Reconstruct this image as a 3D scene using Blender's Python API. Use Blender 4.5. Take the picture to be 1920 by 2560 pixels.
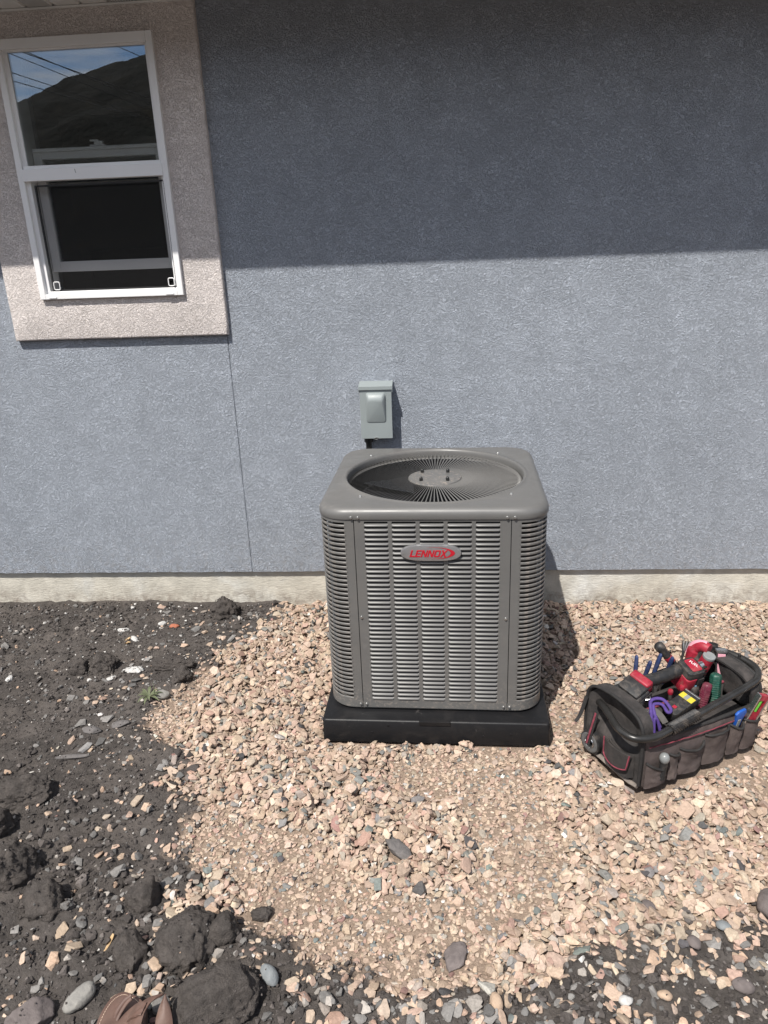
import bpy, bmesh, math, random
import numpy as np
from mathutils import Vector, Matrix, Quaternion, noise as mnoise
from mathutils.geometry import tessellate_polygon

for o in list(bpy.data.objects):
    bpy.data.objects.remove(o, do_unlink=True)
SC = bpy.context.scene
COL = SC.collection
R = math.radians
random.seed(7)
RNG = np.random.default_rng(11)

# ------------------------------------------------------------------ camera
cam_d = bpy.data.cameras.new('camera')
cam = bpy.data.objects.new('camera', cam_d)
COL.objects.link(cam)
yaw, pit, rol = 0.0780, 0.3494, -0.0386
cy, sy, cp, sp = math.cos(yaw), math.sin(yaw), math.cos(pit), math.sin(pit)
fwd = Vector((-sy * cp, cy * cp, -sp))
right = Vector((cy, sy, 0))
up = right.cross(fwd)
r2 = right * math.cos(rol) + up * math.sin(rol)
u2 = -right * math.sin(rol) + up * math.cos(rol)
mw = Matrix((r2, u2, -fwd)).transposed().to_4x4()
mw.translation = Vector((-0.0127, -3.0784, 1.5663))
cam.matrix_world = mw
cam_d.sensor_fit = 'HORIZONTAL'
cam_d.sensor_width = 36.0
cam_d.lens = 36.0 * 1843.0 / 1920.0
cam_d.clip_start = 0.05
cam_d.clip_end = 6000
SC.camera = cam

# ------------------------------------------------------------------ light
SUN_TRAVEL = Vector((0.28, 0.58, -1.0)).normalized()
SUN_EL = math.asin(-SUN_TRAVEL.z)
SUN_ROT = math.atan2(-SUN_TRAVEL.x, -SUN_TRAVEL.y)
world = bpy.data.worlds.new('World')
SC.world = world
world.use_nodes = True
wn = world.node_tree
wn.nodes.clear()
w_out = wn.nodes.new('ShaderNodeOutputWorld')
w_bg = wn.nodes.new('ShaderNodeBackground')
w_sky = wn.nodes.new('ShaderNodeTexSky')
w_sky.sky_type = 'NISHITA'
w_sky.sun_disc = False
w_sky.sun_elevation = SUN_EL
w_sky.sun_rotation = SUN_ROT
w_sky.altitude = 1400
w_sky.dust_density = 0.2
w_sky.air_density = 0.85
w_bg.inputs['Strength'].default_value = 0.115
# broken white clouds: noise on the direction, flattened to a layer overhead
w_tc = wn.nodes.new('ShaderNodeTexCoord')
w_sep = wn.nodes.new('ShaderNodeSeparateXYZ')
wn.links.new(w_tc.outputs['Generated'], w_sep.inputs[0])
w_zz = wn.nodes.new('ShaderNodeMath'); w_zz.operation = 'MAXIMUM'; w_zz.inputs[1].default_value = 0.06
wn.links.new(w_sep.outputs['Z'], w_zz.inputs[0])
w_cmb = wn.nodes.new('ShaderNodeCombineXYZ')
for ax, i in (('X', 0), ('Y', 1)):
    dv = wn.nodes.new('ShaderNodeMath'); dv.operation = 'DIVIDE'
    wn.links.new(w_sep.outputs[ax], dv.inputs[0]); wn.links.new(w_zz.outputs[0], dv.inputs[1])
    wn.links.new(dv.outputs[0], w_cmb.inputs[i])
w_cmb.inputs[2].default_value = 14.31
w_n = wn.nodes.new('ShaderNodeTexNoise')
w_n.inputs['Scale'].default_value = 0.55
w_n.inputs['Detail'].default_value = 7
w_n.inputs['Roughness'].default_value = 0.55
wn.links.new(w_cmb.outputs[0], w_n.inputs['Vector'])
w_r = wn.nodes.new('ShaderNodeValToRGB')
w_r.color_ramp.elements[0].position = 0.40
w_r.color_ramp.elements[1].position = 0.56
wn.links.new(w_n.outputs['Fac'], w_r.inputs['Fac'])
w_mx = wn.nodes.new('ShaderNodeMix'); w_mx.data_type = 'RGBA'
wn.links.new(w_r.outputs['Color'], w_mx.inputs['Factor'])
wn.links.new(w_sky.outputs['Color'], w_mx.inputs['A'])
w_mx.inputs['B'].default_value = (8.0, 8.1, 8.4, 1)
wn.links.new(w_mx.outputs['Result'], w_bg.inputs['Color'])
wn.links.new(w_bg.outputs[0], w_out.inputs['Surface'])

sun_d = bpy.data.lights.new('sun', 'SUN')
sun_d.energy = 4.6
sun_d.angle = R(0.55)
sun_d.color = (1.0, 0.955, 0.89)
sun = bpy.data.objects.new('sun', sun_d)
sun.rotation_euler = SUN_TRAVEL.to_track_quat('-Z', 'Y').to_euler()
sun.location = (-3, -6, 10)
COL.objects.link(sun)
SC.view_settings.view_transform = 'Standard'
SC.view_settings.look = 'None'
SC.view_settings.gamma = 1
SC.view_settings.use_curve_mapping = False
SC.view_settings.exposure = 0.40

# ------------------------------------------------------------------ helpers
def tag(o, label=None, cat=None, group=None, kind=None):
    if label: o['label'] = label
    if cat: o['category'] = cat
    if group: o['group'] = group
    if kind: o['kind'] = kind
    return o

def empty(name, loc=(0, 0, 0), rz=0.0, parent=None):
    o = bpy.data.objects.new(name, None)
    o.location = loc
    o.rotation_euler = (0, 0, rz)
    o.empty_display_size = 0.05
    COL.objects.link(o)
    if parent: o.parent = parent
    return o

def link(name, me, parent=None, loc=None, rot=None):
    o = bpy.data.objects.new(name, me)
    COL.objects.link(o)
    if parent: o.parent = parent
    if loc is not None: o.location = loc
    if rot is not None: o.rotation_euler = rot
    return o

class MB:
    """collects boxes, tubes, prisms ... and builds them as one mesh"""
    def __init__(s):
        s.v, s.f = [], []
    def add(s, vs, fs):
        b = len(s.v)
        s.v += [tuple(v) for v in vs]
        s.f += [tuple(b + i for i in f) for f in fs]
        return s
    def box(s, x0, x1, y0, y1, z0, z1, m=None):
        vs = [(x0, y0, z0), (x1, y0, z0), (x1, y1, z0), (x0, y1, z0), (x0, y0, z1), (x1, y0, z1), (x1, y1, z1), (x0, y1, z1)]
        if m is not None: vs = [m @ Vector(v) for v in vs]
        return s.add(vs, [(0, 3, 2, 1), (4, 5, 6, 7), (0, 1, 5, 4), (1, 2, 6, 5), (2, 3, 7, 6), (3, 0, 4, 7)])
    def prism(s, poly, a0, a1, m=None, axis='z'):
        """polygon (counter-clockwise 2D) pushed from a0 to a1 along an axis"""
        n = len(poly)
        def P(p, a):
            if axis == 'z': return (p[0], p[1], a)
            if axis == 'y': return (p[0], a, p[1])
            return (a, p[0], p[1])
        vs = [P(p, a0) for p in poly] + [P(p, a1) for p in poly]
        if m is not None: vs = [m @ Vector(v) for v in vs]
        fs = [tuple(range(n - 1, -1, -1)), tuple(range(n, 2 * n))]
        fs += [(i, (i + 1) % n, n + (i + 1) % n, n + i) for i in range(n)]
        return s.add(vs, fs)
    def tube(s, path, rad, n=10, caps=True, closed=False, flat=1.0, upv=None):
        path = [Vector(p) for p in path]
        k = len(path)
        rads = rad if isinstance(rad, (list, tuple)) else [rad] * k
        vs, fs = [], []
        prev = None
        for i, p in enumerate(path):
            if closed: t = path[(i + 1) % k] - path[i - 1]
            else: t = path[min(i + 1, k - 1)] - path[max(i - 1, 0)]
            t = t.normalized()
            if prev is None:
                a = Vector(upv) if upv else (Vector((0, 0, 1)) if abs(t.z) < 0.9 else Vector((1, 0, 0)))
            else: a = prev
            a = (a - t * a.dot(t)).normalized()
            prev = a
            b = t.cross(a)
            for j in range(n):
                th = 2 * math.pi * j / n
                vs.append(p + (a * math.cos(th) * flat + b * math.sin(th)) * rads[i])
        rings = k if closed else k - 1
        for i in range(rings):
            for j in range(n):
                a0 = i * n + j; a1 = i * n + (j + 1) % n
                b0 = ((i + 1) % k) * n + j; b1 = ((i + 1) % k) * n + (j + 1) % n
                fs.append((a0, a1, b1, b0))
        if caps and not closed:
            fs.append(tuple(range(n - 1, -1, -1)))
            fs.append(tuple((k - 1) * n + j for j in range(n)))
        return s.add(vs, fs)
    def lathe(s, prof, n=24, m=None, cap=True):
        vs, fs = [], []
        for (r, z) in prof:
            for j in range(n):
                th = 2 * math.pi * j / n
                v = Vector((r * math.cos(th), r * math.sin(th), z))
                vs.append(m @ v if m is not None else v)
        for i in range(len(prof) - 1):
            for j in range(n):
                fs.append((i * n + j, i * n + (j + 1) % n, (i + 1) * n + (j + 1) % n, (i + 1) * n + j))
        if cap:
            fs.append(tuple(range(n - 1, -1, -1)))
            fs.append(tuple((len(prof) - 1) * n + j for j in range(n)))
        return s.add(vs, fs)
    def sheet(s, fn, nu, nv, th=0.0):
        """fn(u,v) -> point; with th a second skin along the local normal closes it to a solid"""
        P = [[Vector(fn(i / nu, j / nv)) for j in range(nv + 1)] for i in range(nu + 1)]
        idx = lambda i, j: i * (nv + 1) + j
        vs = [P[i][j] for i in range(nu + 1) for j in range(nv + 1)]
        fs = [(idx(i, j), idx(i + 1, j), idx(i + 1, j + 1), idx(i, j + 1)) for i in range(nu) for j in range(nv)]
        if th:
            off = len(vs)
            back = []
            for i in range(nu + 1):
                for j in range(nv + 1):
                    du = P[min(i + 1, nu)][j] - P[max(i - 1, 0)][j]
                    dv = P[i][min(j + 1, nv)] - P[i][max(j - 1, 0)]
                    nn = du.cross(dv)
                    nn = nn.normalized() if nn.length > 1e-12 else Vector((0, 0, 1))
                    back.append(P[i][j] - nn * th)
            vs = vs + back
            fs += [tuple(off + q for q in reversed(f)) for f in list(fs)]
            rim = [idx(i, 0) for i in range(nu + 1)] + [idx(nu, j) for j in range(1, nv + 1)] + [idx(i, nv) for i in range(nu - 1, -1, -1)] + [idx(0, j) for j in range(nv - 1, 0, -1)]
            for a, b in zip(rim, rim[1:] + rim[:1]):
                fs.append((b, a, off + a, off + b))
        return s.add(vs, fs)
    def mesh(s, name, mat=None, bevel=0.0, seg=2, smooth=None, recalc=True):
        me = bpy.data.meshes.new(name)
        me.from_pydata(s.v, [], s.f)
        bm = bmesh.new(); bm.from_mesh(me)
        if recalc: bmesh.ops.recalc_face_normals(bm, faces=bm.faces)
        if bevel:
            es = [e for e in bm.edges if len(e.link_faces) == 2 and e.calc_face_angle(0) > R(25)]
            bmesh.ops.bevel(bm, geom=es, offset=bevel, segments=seg, affect='EDGES', profile=0.5, clamp_overlap=True)
        bm.to_mesh(me); bm.free()
        if smooth is not None:
            me.polygons.foreach_set('use_smooth', [True] * len(me.polygons))
            me.set_sharp_from_angle(angle=R(smooth))
        if mat: me.materials.append(mat)
        return me
    def build(s, name, mat, parent=None, bevel=0.0, seg=2, smooth=None, loc=None, rot=None, recalc=True):
        return link(name, s.mesh(name, mat, bevel, seg, smooth, recalc), parent, loc, rot)

def align(p0, p1):
    """matrix that carries the z axis from p0 towards p1"""
    p0, p1 = Vector(p0), Vector(p1)
    m = (p1 - p0).to_track_quat('Z', 'Y').to_matrix().to_4x4()
    m.translation = p0
    return m

def rounded_rect(x0, x1, y0, y1, r, n=5):
    out = []
    for cx_, cy_, a0 in ((x1 - r, y0 + r, -90), (x1 - r, y1 - r, 0), (x0 + r, y1 - r, 90), (x0 + r, y0 + r, 180)):
        for i in range(n + 1):
            a = R(a0 + 90 * i / n)
            out.append((cx_ + r * math.cos(a), cy_ + r * math.sin(a)))
    return out

def bez(pts, n=8, closed=False):
    """Catmull-Rom through points"""
    P = [Vector(p) for p in pts]
    k = len(P)
    out = []
    rng = k if closed else k - 1
    for i in range(rng):
        p0 = P[(i - 1) % k] if closed or i > 0 else P[0] * 2 - P[1]
        p1 = P[i]; p2 = P[(i + 1) % k]
        p3 = P[(i + 2) % k] if closed or i + 2 < k else P[-1] * 2 - P[-2]
        for j in range(n):
            t = j / n
            out.append(0.5 * ((2 * p1) + (p2 - p0) * t + (2 * p0 - 5 * p1 + 4 * p2 - p3) * t * t + (3 * p1 - p0 - 3 * p2 + p3) * t ** 3))
    if not closed: out.append(P[-1])
    return out

# ------------------------------------------------------------------ materials
class NT:
    def __init__(s, name):
        s.m = bpy.data.materials.new(name); s.m.use_nodes = True
        s.t = s.m.node_tree; s.n = s.t.nodes; s.l = s.t.links
        s.b = s.n['Principled BSDF']; s.out = s.n['Material Output']
    def new(s, t, **kw):
        n = s.n.new(t)
        for k, v in kw.items():
            if hasattr(n, k): setattr(n, k, v)
            else: n.inputs[k.replace('_', ' ')].default_value = v
        return n
    def pos(s):
        return s.new('ShaderNodeTexCoord').outputs['Object']
    def noise(s, scale, detail=3, rough=0.55, dist=0.0, vec=None):
        n = s.new('ShaderNodeTexNoise')
        n.inputs['Scale'].default_value = scale; n.inputs['Detail'].default_value = detail
        n.inputs['Roughness'].default_value = rough; n.inputs['Distortion'].default_value = dist
        s.l.new(vec if vec is not None else s.pos(), n.inputs['Vector'])
        return n.outputs['Fac']
    def ramp(s, fac, stops):
        r = s.new('ShaderNodeValToRGB')
        e = r.color_ramp.elements
        while len(e) < len(stops): e.new(0.5)
        for el, (p, c) in zip(e, stops):
            el.position = p
            el.color = (c[0], c[1], c[2], 1) if isinstance(c, (tuple, list)) else (c, c, c, 1)
        s.l.new(fac, r.inputs['Fac'])
        return r.outputs['Color']
    def mix(s, fac, a, b, blend='MIX'):
        m = s.new('ShaderNodeMix'); m.data_type = 'RGBA'; m.blend_type = blend
        for sock, v in (('Factor', fac), ('A', a), ('B', b)):
            if isinstance(v, (int, float)): m.inputs[sock].default_value = v if sock == 'Factor' else (v, v, v, 1)
            elif isinstance(v, (tuple, list)): m.inputs[sock].default_value = (v[0], v[1], v[2], 1)
            else: s.l.new(v, m.inputs[sock])
        return m.outputs['Result']
    def math(s, op, a, b=0.0):
        m = s.new('ShaderNodeMath'); m.operation = op
        for i, v in ((0, a), (1, b)):
            if isinstance(v, (int, float)): m.inputs[i].default_value = v
            else: s.l.new(v, m.inputs[i])
        return m.outputs[0]
    def bump(s, h, dist=0.002, strength=1.0, prev=None):
        b = s.new('ShaderNodeBump')
        b.inputs['Distance'].default_value = dist; b.inputs['Strength'].default_value = strength
        s.l.new(h, b.inputs['Height'])
        if prev is not None: s.l.new(prev, b.inputs['Normal'])
        s.l.new(b.outputs[0], s.b.inputs['Normal'])
        return b.outputs[0]
    def col(s, c):
        if isinstance(c, (tuple, list)): s.b.inputs['Base Color'].default_value = (c[0], c[1], c[2], 1)
        else: s.l.new(c, s.b.inputs['Base Color'])
        return s
    def set(s, rough=0.5, metal=0.0, spec=0.5):
        s.b.inputs['Roughness'].default_value = rough
        s.b.inputs['Metallic'].default_value = metal
        s.b.inputs['Specular IOR Level'].default_value = spec
        return s

def plain(name, c, rough=0.5, metal=0.0, spec=0.5, var=0.12, scale=30.0, bump=0.0, bscale=300.0, dust=0.0, dustc=(0.36, 0.29, 0.23)):
    t = NT(name)
    lo = tuple(x * (1 - var) for x in c); hi = tuple(min(1, x * (1 + var)) for x in c)
    f = t.noise(scale, 4)
    cc = t.ramp(f, [(0.3, lo), (0.7, hi)])
    if dust:
        d = t.ramp(t.noise(scale * 0.6, 6, 0.65, 0.4), [(0.48, 0.0), (0.75, dust)])
        cc = t.mix(d, cc, dustc)
    t.col(cc).set(rough, metal, spec)
    rr = t.ramp(t.noise(scale * 1.7, 3), [(0.3, max(0, rough - 0.08)), (0.7, min(1, rough + 0.08))])
    t.l.new(rr, t.b.inputs['Roughness'])
    if bump: t.bump(t.noise(bscale, 3), bump, 0.6)
    return t.m

def stucco(name, c, amp, drift=0.06, splash=0.0):
    t = NT(name)
    p = t.pos()
    big = t.noise(2.2, 3, 0.5, 0.3, p)
    cc = t.ramp(big, [(0.3, tuple(x * (1 - drift) for x in c)), (0.7, tuple(x * (1 + drift) for x in c))])
    # worm-like trowelled grain: stretched and warped noise with sharp valleys, density varying in patches
    warp = t.new('ShaderNodeTexNoise'); warp.inputs['Scale'].default_value = 9; warp.inputs['Detail'].default_value = 2
    t.l.new(p, warp.inputs['Vector'])
    sc = t.new('ShaderNodeVectorMath', operation='SCALE'); sc.inputs['Scale'].default_value = 0.028
    t.l.new(warp.outputs['Color'], sc.inputs[0])
    ad = t.new('ShaderNodeVectorMath', operation='ADD')
    t.l.new(p, ad.inputs[0]); t.l.new(sc.outputs[0], ad.inputs[1])
    mp = t.new('ShaderNodeMapping'); mp.inputs['Scale'].default_value = (1.0, 1.0, 1.55); mp.inputs['Rotation'].default_value = (0, 0.5, 0)
    t.l.new(ad.outputs[0], mp.inputs['Vector'])
    g1 = t.noise(112, 3, 0.6, 1.2, mp.outputs[0])
    g2 = t.noise(200, 2, 0.6, 0.8, mp.outputs[0])
    v = t.ramp(g1, [(0.36, 0.0), (0.47, 0.75), (0.6, 1.0)])
    v2 = t.ramp(g2, [(0.34, 0.0), (0.46, 0.8), (0.62, 1.0)])
    h = t.math('ADD', v, t.math('MULTIPLY', v2, 0.9))
    tro = t.ramp(t.noise(13, 3, 0.6, 0.6, p), [(0.30, 0.74), (0.68, 1.08)])
    t.bump(t.math('MULTIPLY', h, tro), amp, 1.0)
    if splash:
        sepn = t.new('ShaderNodeSeparateXYZ'); t.l.new(p, sepn.inputs[0])
        low = t.ramp(t.math('SUBTRACT', 0.42, sepn.outputs['Z']), [(0.0, 0.0), (0.27, splash)])
        spk = t.ramp(t.noise(38, 5, 0.7, 0.6, p), [(0.45, 0.0), (0.7, 1.0)])
        cc = t.mix(t.math('MULTIPLY', low, spk), cc, (0.30, 0.25, 0.21))
    stk = t.new('ShaderNodeMapping'); stk.inputs['Scale'].default_value = (5.0, 5.0, 0.45)
    t.l.new(p, stk.inputs['Vector'])
    cc = t.mix(1.0, cc, t.ramp(t.noise(1.3, 4, 0.6, 0.3, stk.outputs[0]), [(0.3, 0.955), (0.7, 1.03)]), 'MULTIPLY')
    t.col(cc).set(0.92, 0, 0.2)
    return t.m

def stone_mat(name, attr='stone_colour', bumpd=0.0012, scale=160, rough=0.9):
    t = NT(name)
    a = t.new('ShaderNodeAttribute'); a.attribute_name = attr
    f = t.ramp(t.noise(scale, 4, 0.6, 0.6), [(0.25, 0.72), (0.75, 1.22)])
    cc = t.mix(1.0, a.outputs['Color'], f, 'MULTIPLY')
    t.col(cc).set(rough, 0, 0.25)
    t.bump(t.noise(scale * 2.2, 3, 0.65), bumpd, 0.8)
    return t.m

M = {}
M['wall'] = stucco('blue_grey_stucco', (0.435, 0.474, 0.538), 0.0058, 0.045, 0.35)
M['trim'] = stucco('cream_stucco', (0.84, 0.772, 0.738), 0.0040, 0.035)
def foundation_mat():
    t = NT('parged_concrete')
    p = t.pos()
    c = t.ramp(t.noise(2.6, 5, 0.6, 0.5, p), [(0.3, (0.50, 0.47, 0.40)), (0.55, (0.56, 0.53, 0.46)), (0.75, (0.66, 0.66, 0.63))])
    st = t.ramp(t.noise(14, 5, 0.65, 0.4, p), [(0.35, 0.82), (0.65, 1.05)])
    c = t.mix(1.0, c, st, 'MULTIPLY')
    sepn = t.new('ShaderNodeSeparateXYZ'); t.l.new(p, sepn.inputs[0])
    low = t.ramp(t.math('SUBTRACT', 0.085, sepn.outputs['Z']), [(0.0, 0.0), (0.08, 0.8)])
    spk = t.ramp(t.noise(24, 6, 0.72, 0.8, p), [(0.42, 0.0), (0.66, 1.0)])
    c = t.mix(t.math('MULTIPLY', low, spk), c, (0.22, 0.18, 0.15))
    t.col(c).set(0.93, 0, 0.2)
    mp = t.new('ShaderNodeMapping'); mp.inputs['Scale'].default_value = (0.35, 1, 1.3)
    t.l.new(p, mp.inputs['Vector'])
    t.bump(t.noise(130, 4, 0.65, 0.6, mp.outputs[0]), 0.0035, 0.9)
    return t.m
M['foundation'] = foundation_mat()
M['vinyl'] = plain('white_vinyl', (0.80, 0.80, 0.80), 0.42, var=0.03, scale=6)
M['soffit'] = plain('white_soffit_metal', (0.70, 0.70, 0.68), 0.45, var=0.03, scale=4)
M['soffit_hole'] = plain('soffit_perforation', (0.05, 0.05, 0.05), 0.9)
M['dark_rubber'] = plain('dark_gasket', (0.015, 0.015, 0.016), 0.6)
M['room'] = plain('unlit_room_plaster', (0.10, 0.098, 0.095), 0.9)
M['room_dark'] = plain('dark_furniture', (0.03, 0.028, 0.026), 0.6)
M['roof'] = plain('dark_shingle', (0.06, 0.058, 0.055), 0.9, bump=0.003, bscale=80)

def glass(name, f_add, tint=0.86):
    t = NT(name)
    t.n.remove(t.b)
    tr = t.new('ShaderNodeBsdfTransparent'); tr.inputs['Color'].default_value = (tint, tint * 1.01, tint, 1)
    gl = t.new('ShaderNodeBsdfGlossy'); gl.inputs['Roughness'].default_value = 0.0
    gl.inputs['Color'].default_value = (0.95, 0.98, 1.0, 1)
    fr = t.new('ShaderNodeFresnel'); fr.inputs['IOR'].default_value = 1.5
    ad = t.math('ADD', fr.outputs[0], f_add)
    mx = t.new('ShaderNodeMixShader')
    t.l.new(ad, mx.inputs[0]); t.l.new(tr.outputs[0], mx.inputs[1]); t.l.new(gl.outputs[0], mx.inputs[2])
    t.l.new(mx.outputs[0], t.out.inputs['Surface'])
    return t.m
M['glass'] = glass('window_glass', 0.10, 0.86)
def screen_mat():
    t = NT('insect_screen_mesh')
    tr = t.new('ShaderNodeBsdfTransparent')
    t.col((0.018, 0.018, 0.019)).set(0.8, 0, 0.2)
    mx = t.new('ShaderNodeMixShader'); mx.inputs[0].default_value = 0.42
    t.l.new(tr.outputs[0], mx.inputs[1]); t.l.new(t.b.outputs[0], mx.inputs[2])
    t.l.new(mx.outputs[0], t.out.inputs['Surface'])
    return t.m
M['screen'] = screen_mat()

def ac_mat():
    t = NT('taupe_grey_enamel')
    p = t.pos()
    c = t.ramp(t.noise(7, 4, 0.6, 0.2, p), [(0.3, (0.112, 0.110, 0.107)), (0.7, (0.125, 0.123, 0.119))])
    dust = t.ramp(t.noise(5, 7, 0.7, 0.5, p), [(0.5, 0.0), (0.8, 0.14)])
    c = t.mix(dust, c, (0.30, 0.26, 0.22))
    # splashed mud along the foot of the casing, smears on the lid
    sepn = t.new('ShaderNodeSeparateXYZ'); t.l.new(p, sepn.inputs[0])
    low = t.ramp(t.math('SUBTRACT', 0.20, sepn.outputs['Z']), [(0.0, 0.0), (0.12, 0.75)])
    spk = t.ramp(t.noise(90, 6, 0.75, 0.8, p), [(0.52, 0.0), (0.66, 1.0)])
    c = t.mix(t.math('MULTIPLY', low, spk), c, (0.33, 0.28, 0.24))
    mp = t.new('ShaderNodeMapping'); mp.inputs['Scale'].default_value = (1.0, 3.2, 1.0); mp.inputs['Rotation'].default_value = (0, 0, 0.6)
    t.l.new(p, mp.inputs['Vector'])
    smr = t.ramp(t.noise(12, 5, 0.65, 1.2, mp.outputs[0]), [(0.62, 0.0), (0.76, 0.20)])
    c = t.mix(smr, c, (0.34, 0.32, 0.30))
    t.col(c).set(0.38, 0, 0.5)
    t.l.new(t.ramp(t.noise(9, 5, 0.6, 0.4, p), [(0.3, 0.30), (0.7, 0.50)]), t.b.inputs['Roughness'])
    t.bump(t.noise(3.5, 2), 0.004, 0.35, None)
    return t.m
M['ac'] = ac_mat()
M['ac_louver'] = plain('taupe_grey_louver_enamel', (0.118, 0.116, 0.113), 0.44, var=0.04, scale=9)
M['ac_dark'] = plain('dark_coil', (0.012, 0.012, 0.014), 0.55)
M['ac_blade'] = plain('dark_fan_blade', (0.05, 0.055, 0.065), 0.3, metal=0.6)
M['screw'] = plain('zinc_screw', (0.55, 0.55, 0.54), 0.3, metal=0.9)
M['black_cap'] = plain('black_plastic_cap', (0.012, 0.012, 0.012), 0.4)
M['badge'] = plain('brushed_silver', (0.42, 0.42, 0.43), 0.36, metal=0.75, var=0.05, scale=40)
M['badge_red'] = plain('badge_red', (0.40, 0.006, 0.018), 0.45, var=0.03)
def pad_mat():
    t = NT('black_plastic_pad')
    p = t.pos()
    base = (0.009, 0.009, 0.010)
    dust = t.ramp(t.noise(9, 7, 0.7, 0.8, p), [(0.52, 0.0), (0.85, 0.09)])
    scuff = t.ramp(t.noise(26, 4, 0.6, 2.5, p), [(0.66, 0.0), (0.74, 0.22)])
    c = t.mix(dust, base, (0.20, 0.17, 0.15)); c = t.mix(scuff, c, (0.12, 0.11, 0.105))
    t.col(c).set(0.45, 0, 0.3)
    t.bump(t.noise(420, 2), 0.0006, 0.5)
    return t.m
M['pad'] = pad_mat()
M['box'] = plain('grey_green_enamel', (0.245, 0.275, 0.278), 0.42, var=0.03, scale=8, bump=0.0001, bscale=900)

M['gravel'] = stone_mat('crushed_tan_gravel')
M['crumb'] = stone_mat('soil_crumbs', bumpd=0.002, scale=220, rough=0.97)
def ground_mat():
    t = NT('soil_and_dust')
    p = t.pos()
    a = t.new('ShaderNodeAttribute'); a.attribute_name = 'gravel'
    soil = t.ramp(t.noise(55, 6, 0.7, 0.5, p), [(0.3, (0.060, 0.053, 0.048)), (0.6, (0.089, 0.079, 0.073)), (0.8, (0.13, 0.116, 0.106))])
    pale = t.ramp(t.noise(3.0, 4, 0.6, 0.4, p), [(0.4, 0.85), (0.75, 1.35)])
    soil = t.mix(1.0, soil, pale, 'MULTIPLY')
    soil = t.mix(t.ramp(t.noise(5.5, 6, 0.7, 0.8, p), [(0.46, 0.0), (0.72, 0.55)]), soil, (0.165, 0.142, 0.126))
    dust = t.ramp(t.noise(140, 5, 0.7, 0.3, p), [(0.3, (0.22, 0.165, 0.125)), (0.7, (0.38, 0.29, 0.225))])
    t.col(t.mix(a.outputs['Fac'], soil, dust)).set(0.97, 0, 0.15)
    h = t.math('ADD', t.noise(120, 5, 0.7, 0.3, p), t.math('MULTIPLY', t.noise(420, 3, 0.7, 0, p), 0.5))
    t.bump(h, 0.007, 1.0)
    return t.m
M['ground'] = ground_mat()
def clod_mat():
    t = NT('dark_clod_soil')
    p = t.pos()
    c = t.ramp(t.noise(60, 6, 0.7, 0.4, p), [(0.3, (0.058, 0.051, 0.047)), (0.6, (0.088, 0.078, 0.072)), (0.85, (0.135, 0.12, 0.11))])
    c = t.mix(t.ramp(t.noise(11, 5, 0.65, 0.6, p), [(0.42, 0.0), (0.68, 0.6)]), c, (0.145, 0.125, 0.112))
    sp = t.ramp(t.noise(330, 2, 0.6, 0, p), [(0.70, 0.0), (0.78, 0.5)])
    t.col(t.mix(sp, c, (0.22, 0.20, 0.18))).set(0.96, 0, 0.15)
    t.bump(t.math('ADD', t.noise(170, 5, 0.7, 0.5, p), t.math('MULTIPLY', t.noise(560, 3), 0.35)), 0.008, 1.0)
    return t.m
M['clod'] = clod_mat()
def rock_mat(name, c1, c2, rough=0.85):
    t = NT(name)
    p = t.pos()
    c = t.ramp(t.noise(34, 6, 0.65, 0.7, p), [(0.3, c1), (0.72, c2)])
    t.col(c).set(rough, 0, 0.3)
    t.bump(t.noise(190, 4, 0.6), 0.0018, 0.8)
    return t.m
M['rock_dark'] = rock_mat('charcoal_stone', (0.085, 0.08, 0.08), (0.165, 0.15, 0.142))
M['rock_grey'] = rock_mat('grey_stone', (0.17, 0.165, 0.155), (0.29, 0.275, 0.25))
M['rock_blue'] = rock_mat('blue_grey_pebble', (0.15, 0.165, 0.175), (0.24, 0.25, 0.25))
M['rock_plum'] = rock_mat('plum_grey_stone', (0.10, 0.085, 0.082), (0.17, 0.145, 0.138))
M['rock_tan'] = rock_mat('tan_stone', (0.34, 0.25, 0.18), (0.50, 0.37, 0.27))
M['rock_white'] = rock_mat('white_mortar', (0.36, 0.35, 0.335), (0.58, 0.57, 0.55))
M['brick_red'] = rock_mat('red_fired_clay', (0.30, 0.10, 0.055), (0.42, 0.16, 0.10))
M['wood'] = rock_mat('dry_wood', (0.40, 0.26, 0.13), (0.58, 0.42, 0.25))
M['weed'] = plain('grey_green_leaf', (0.10, 0.115, 0.06), 0.7)

# ------------------------------------------------------------------ house
SOFFIT_Z = 2.415
EAVE_Y = -0.537
WX0, WX1, WZ0, WZ1 = -1.6264, -1.0272, 1.3992, 2.3201      # window frame, outside
TX0, TX1, TZ0 = -1.7775, -0.8659, 1.2350                    # stucco surround
ZS = 0.153
JX = -0.8766
house = empty('house', (0, 0, 0))
tag(house, 'house wall of blue grey stucco with cream window surround and pale concrete foundation', 'house')

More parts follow.
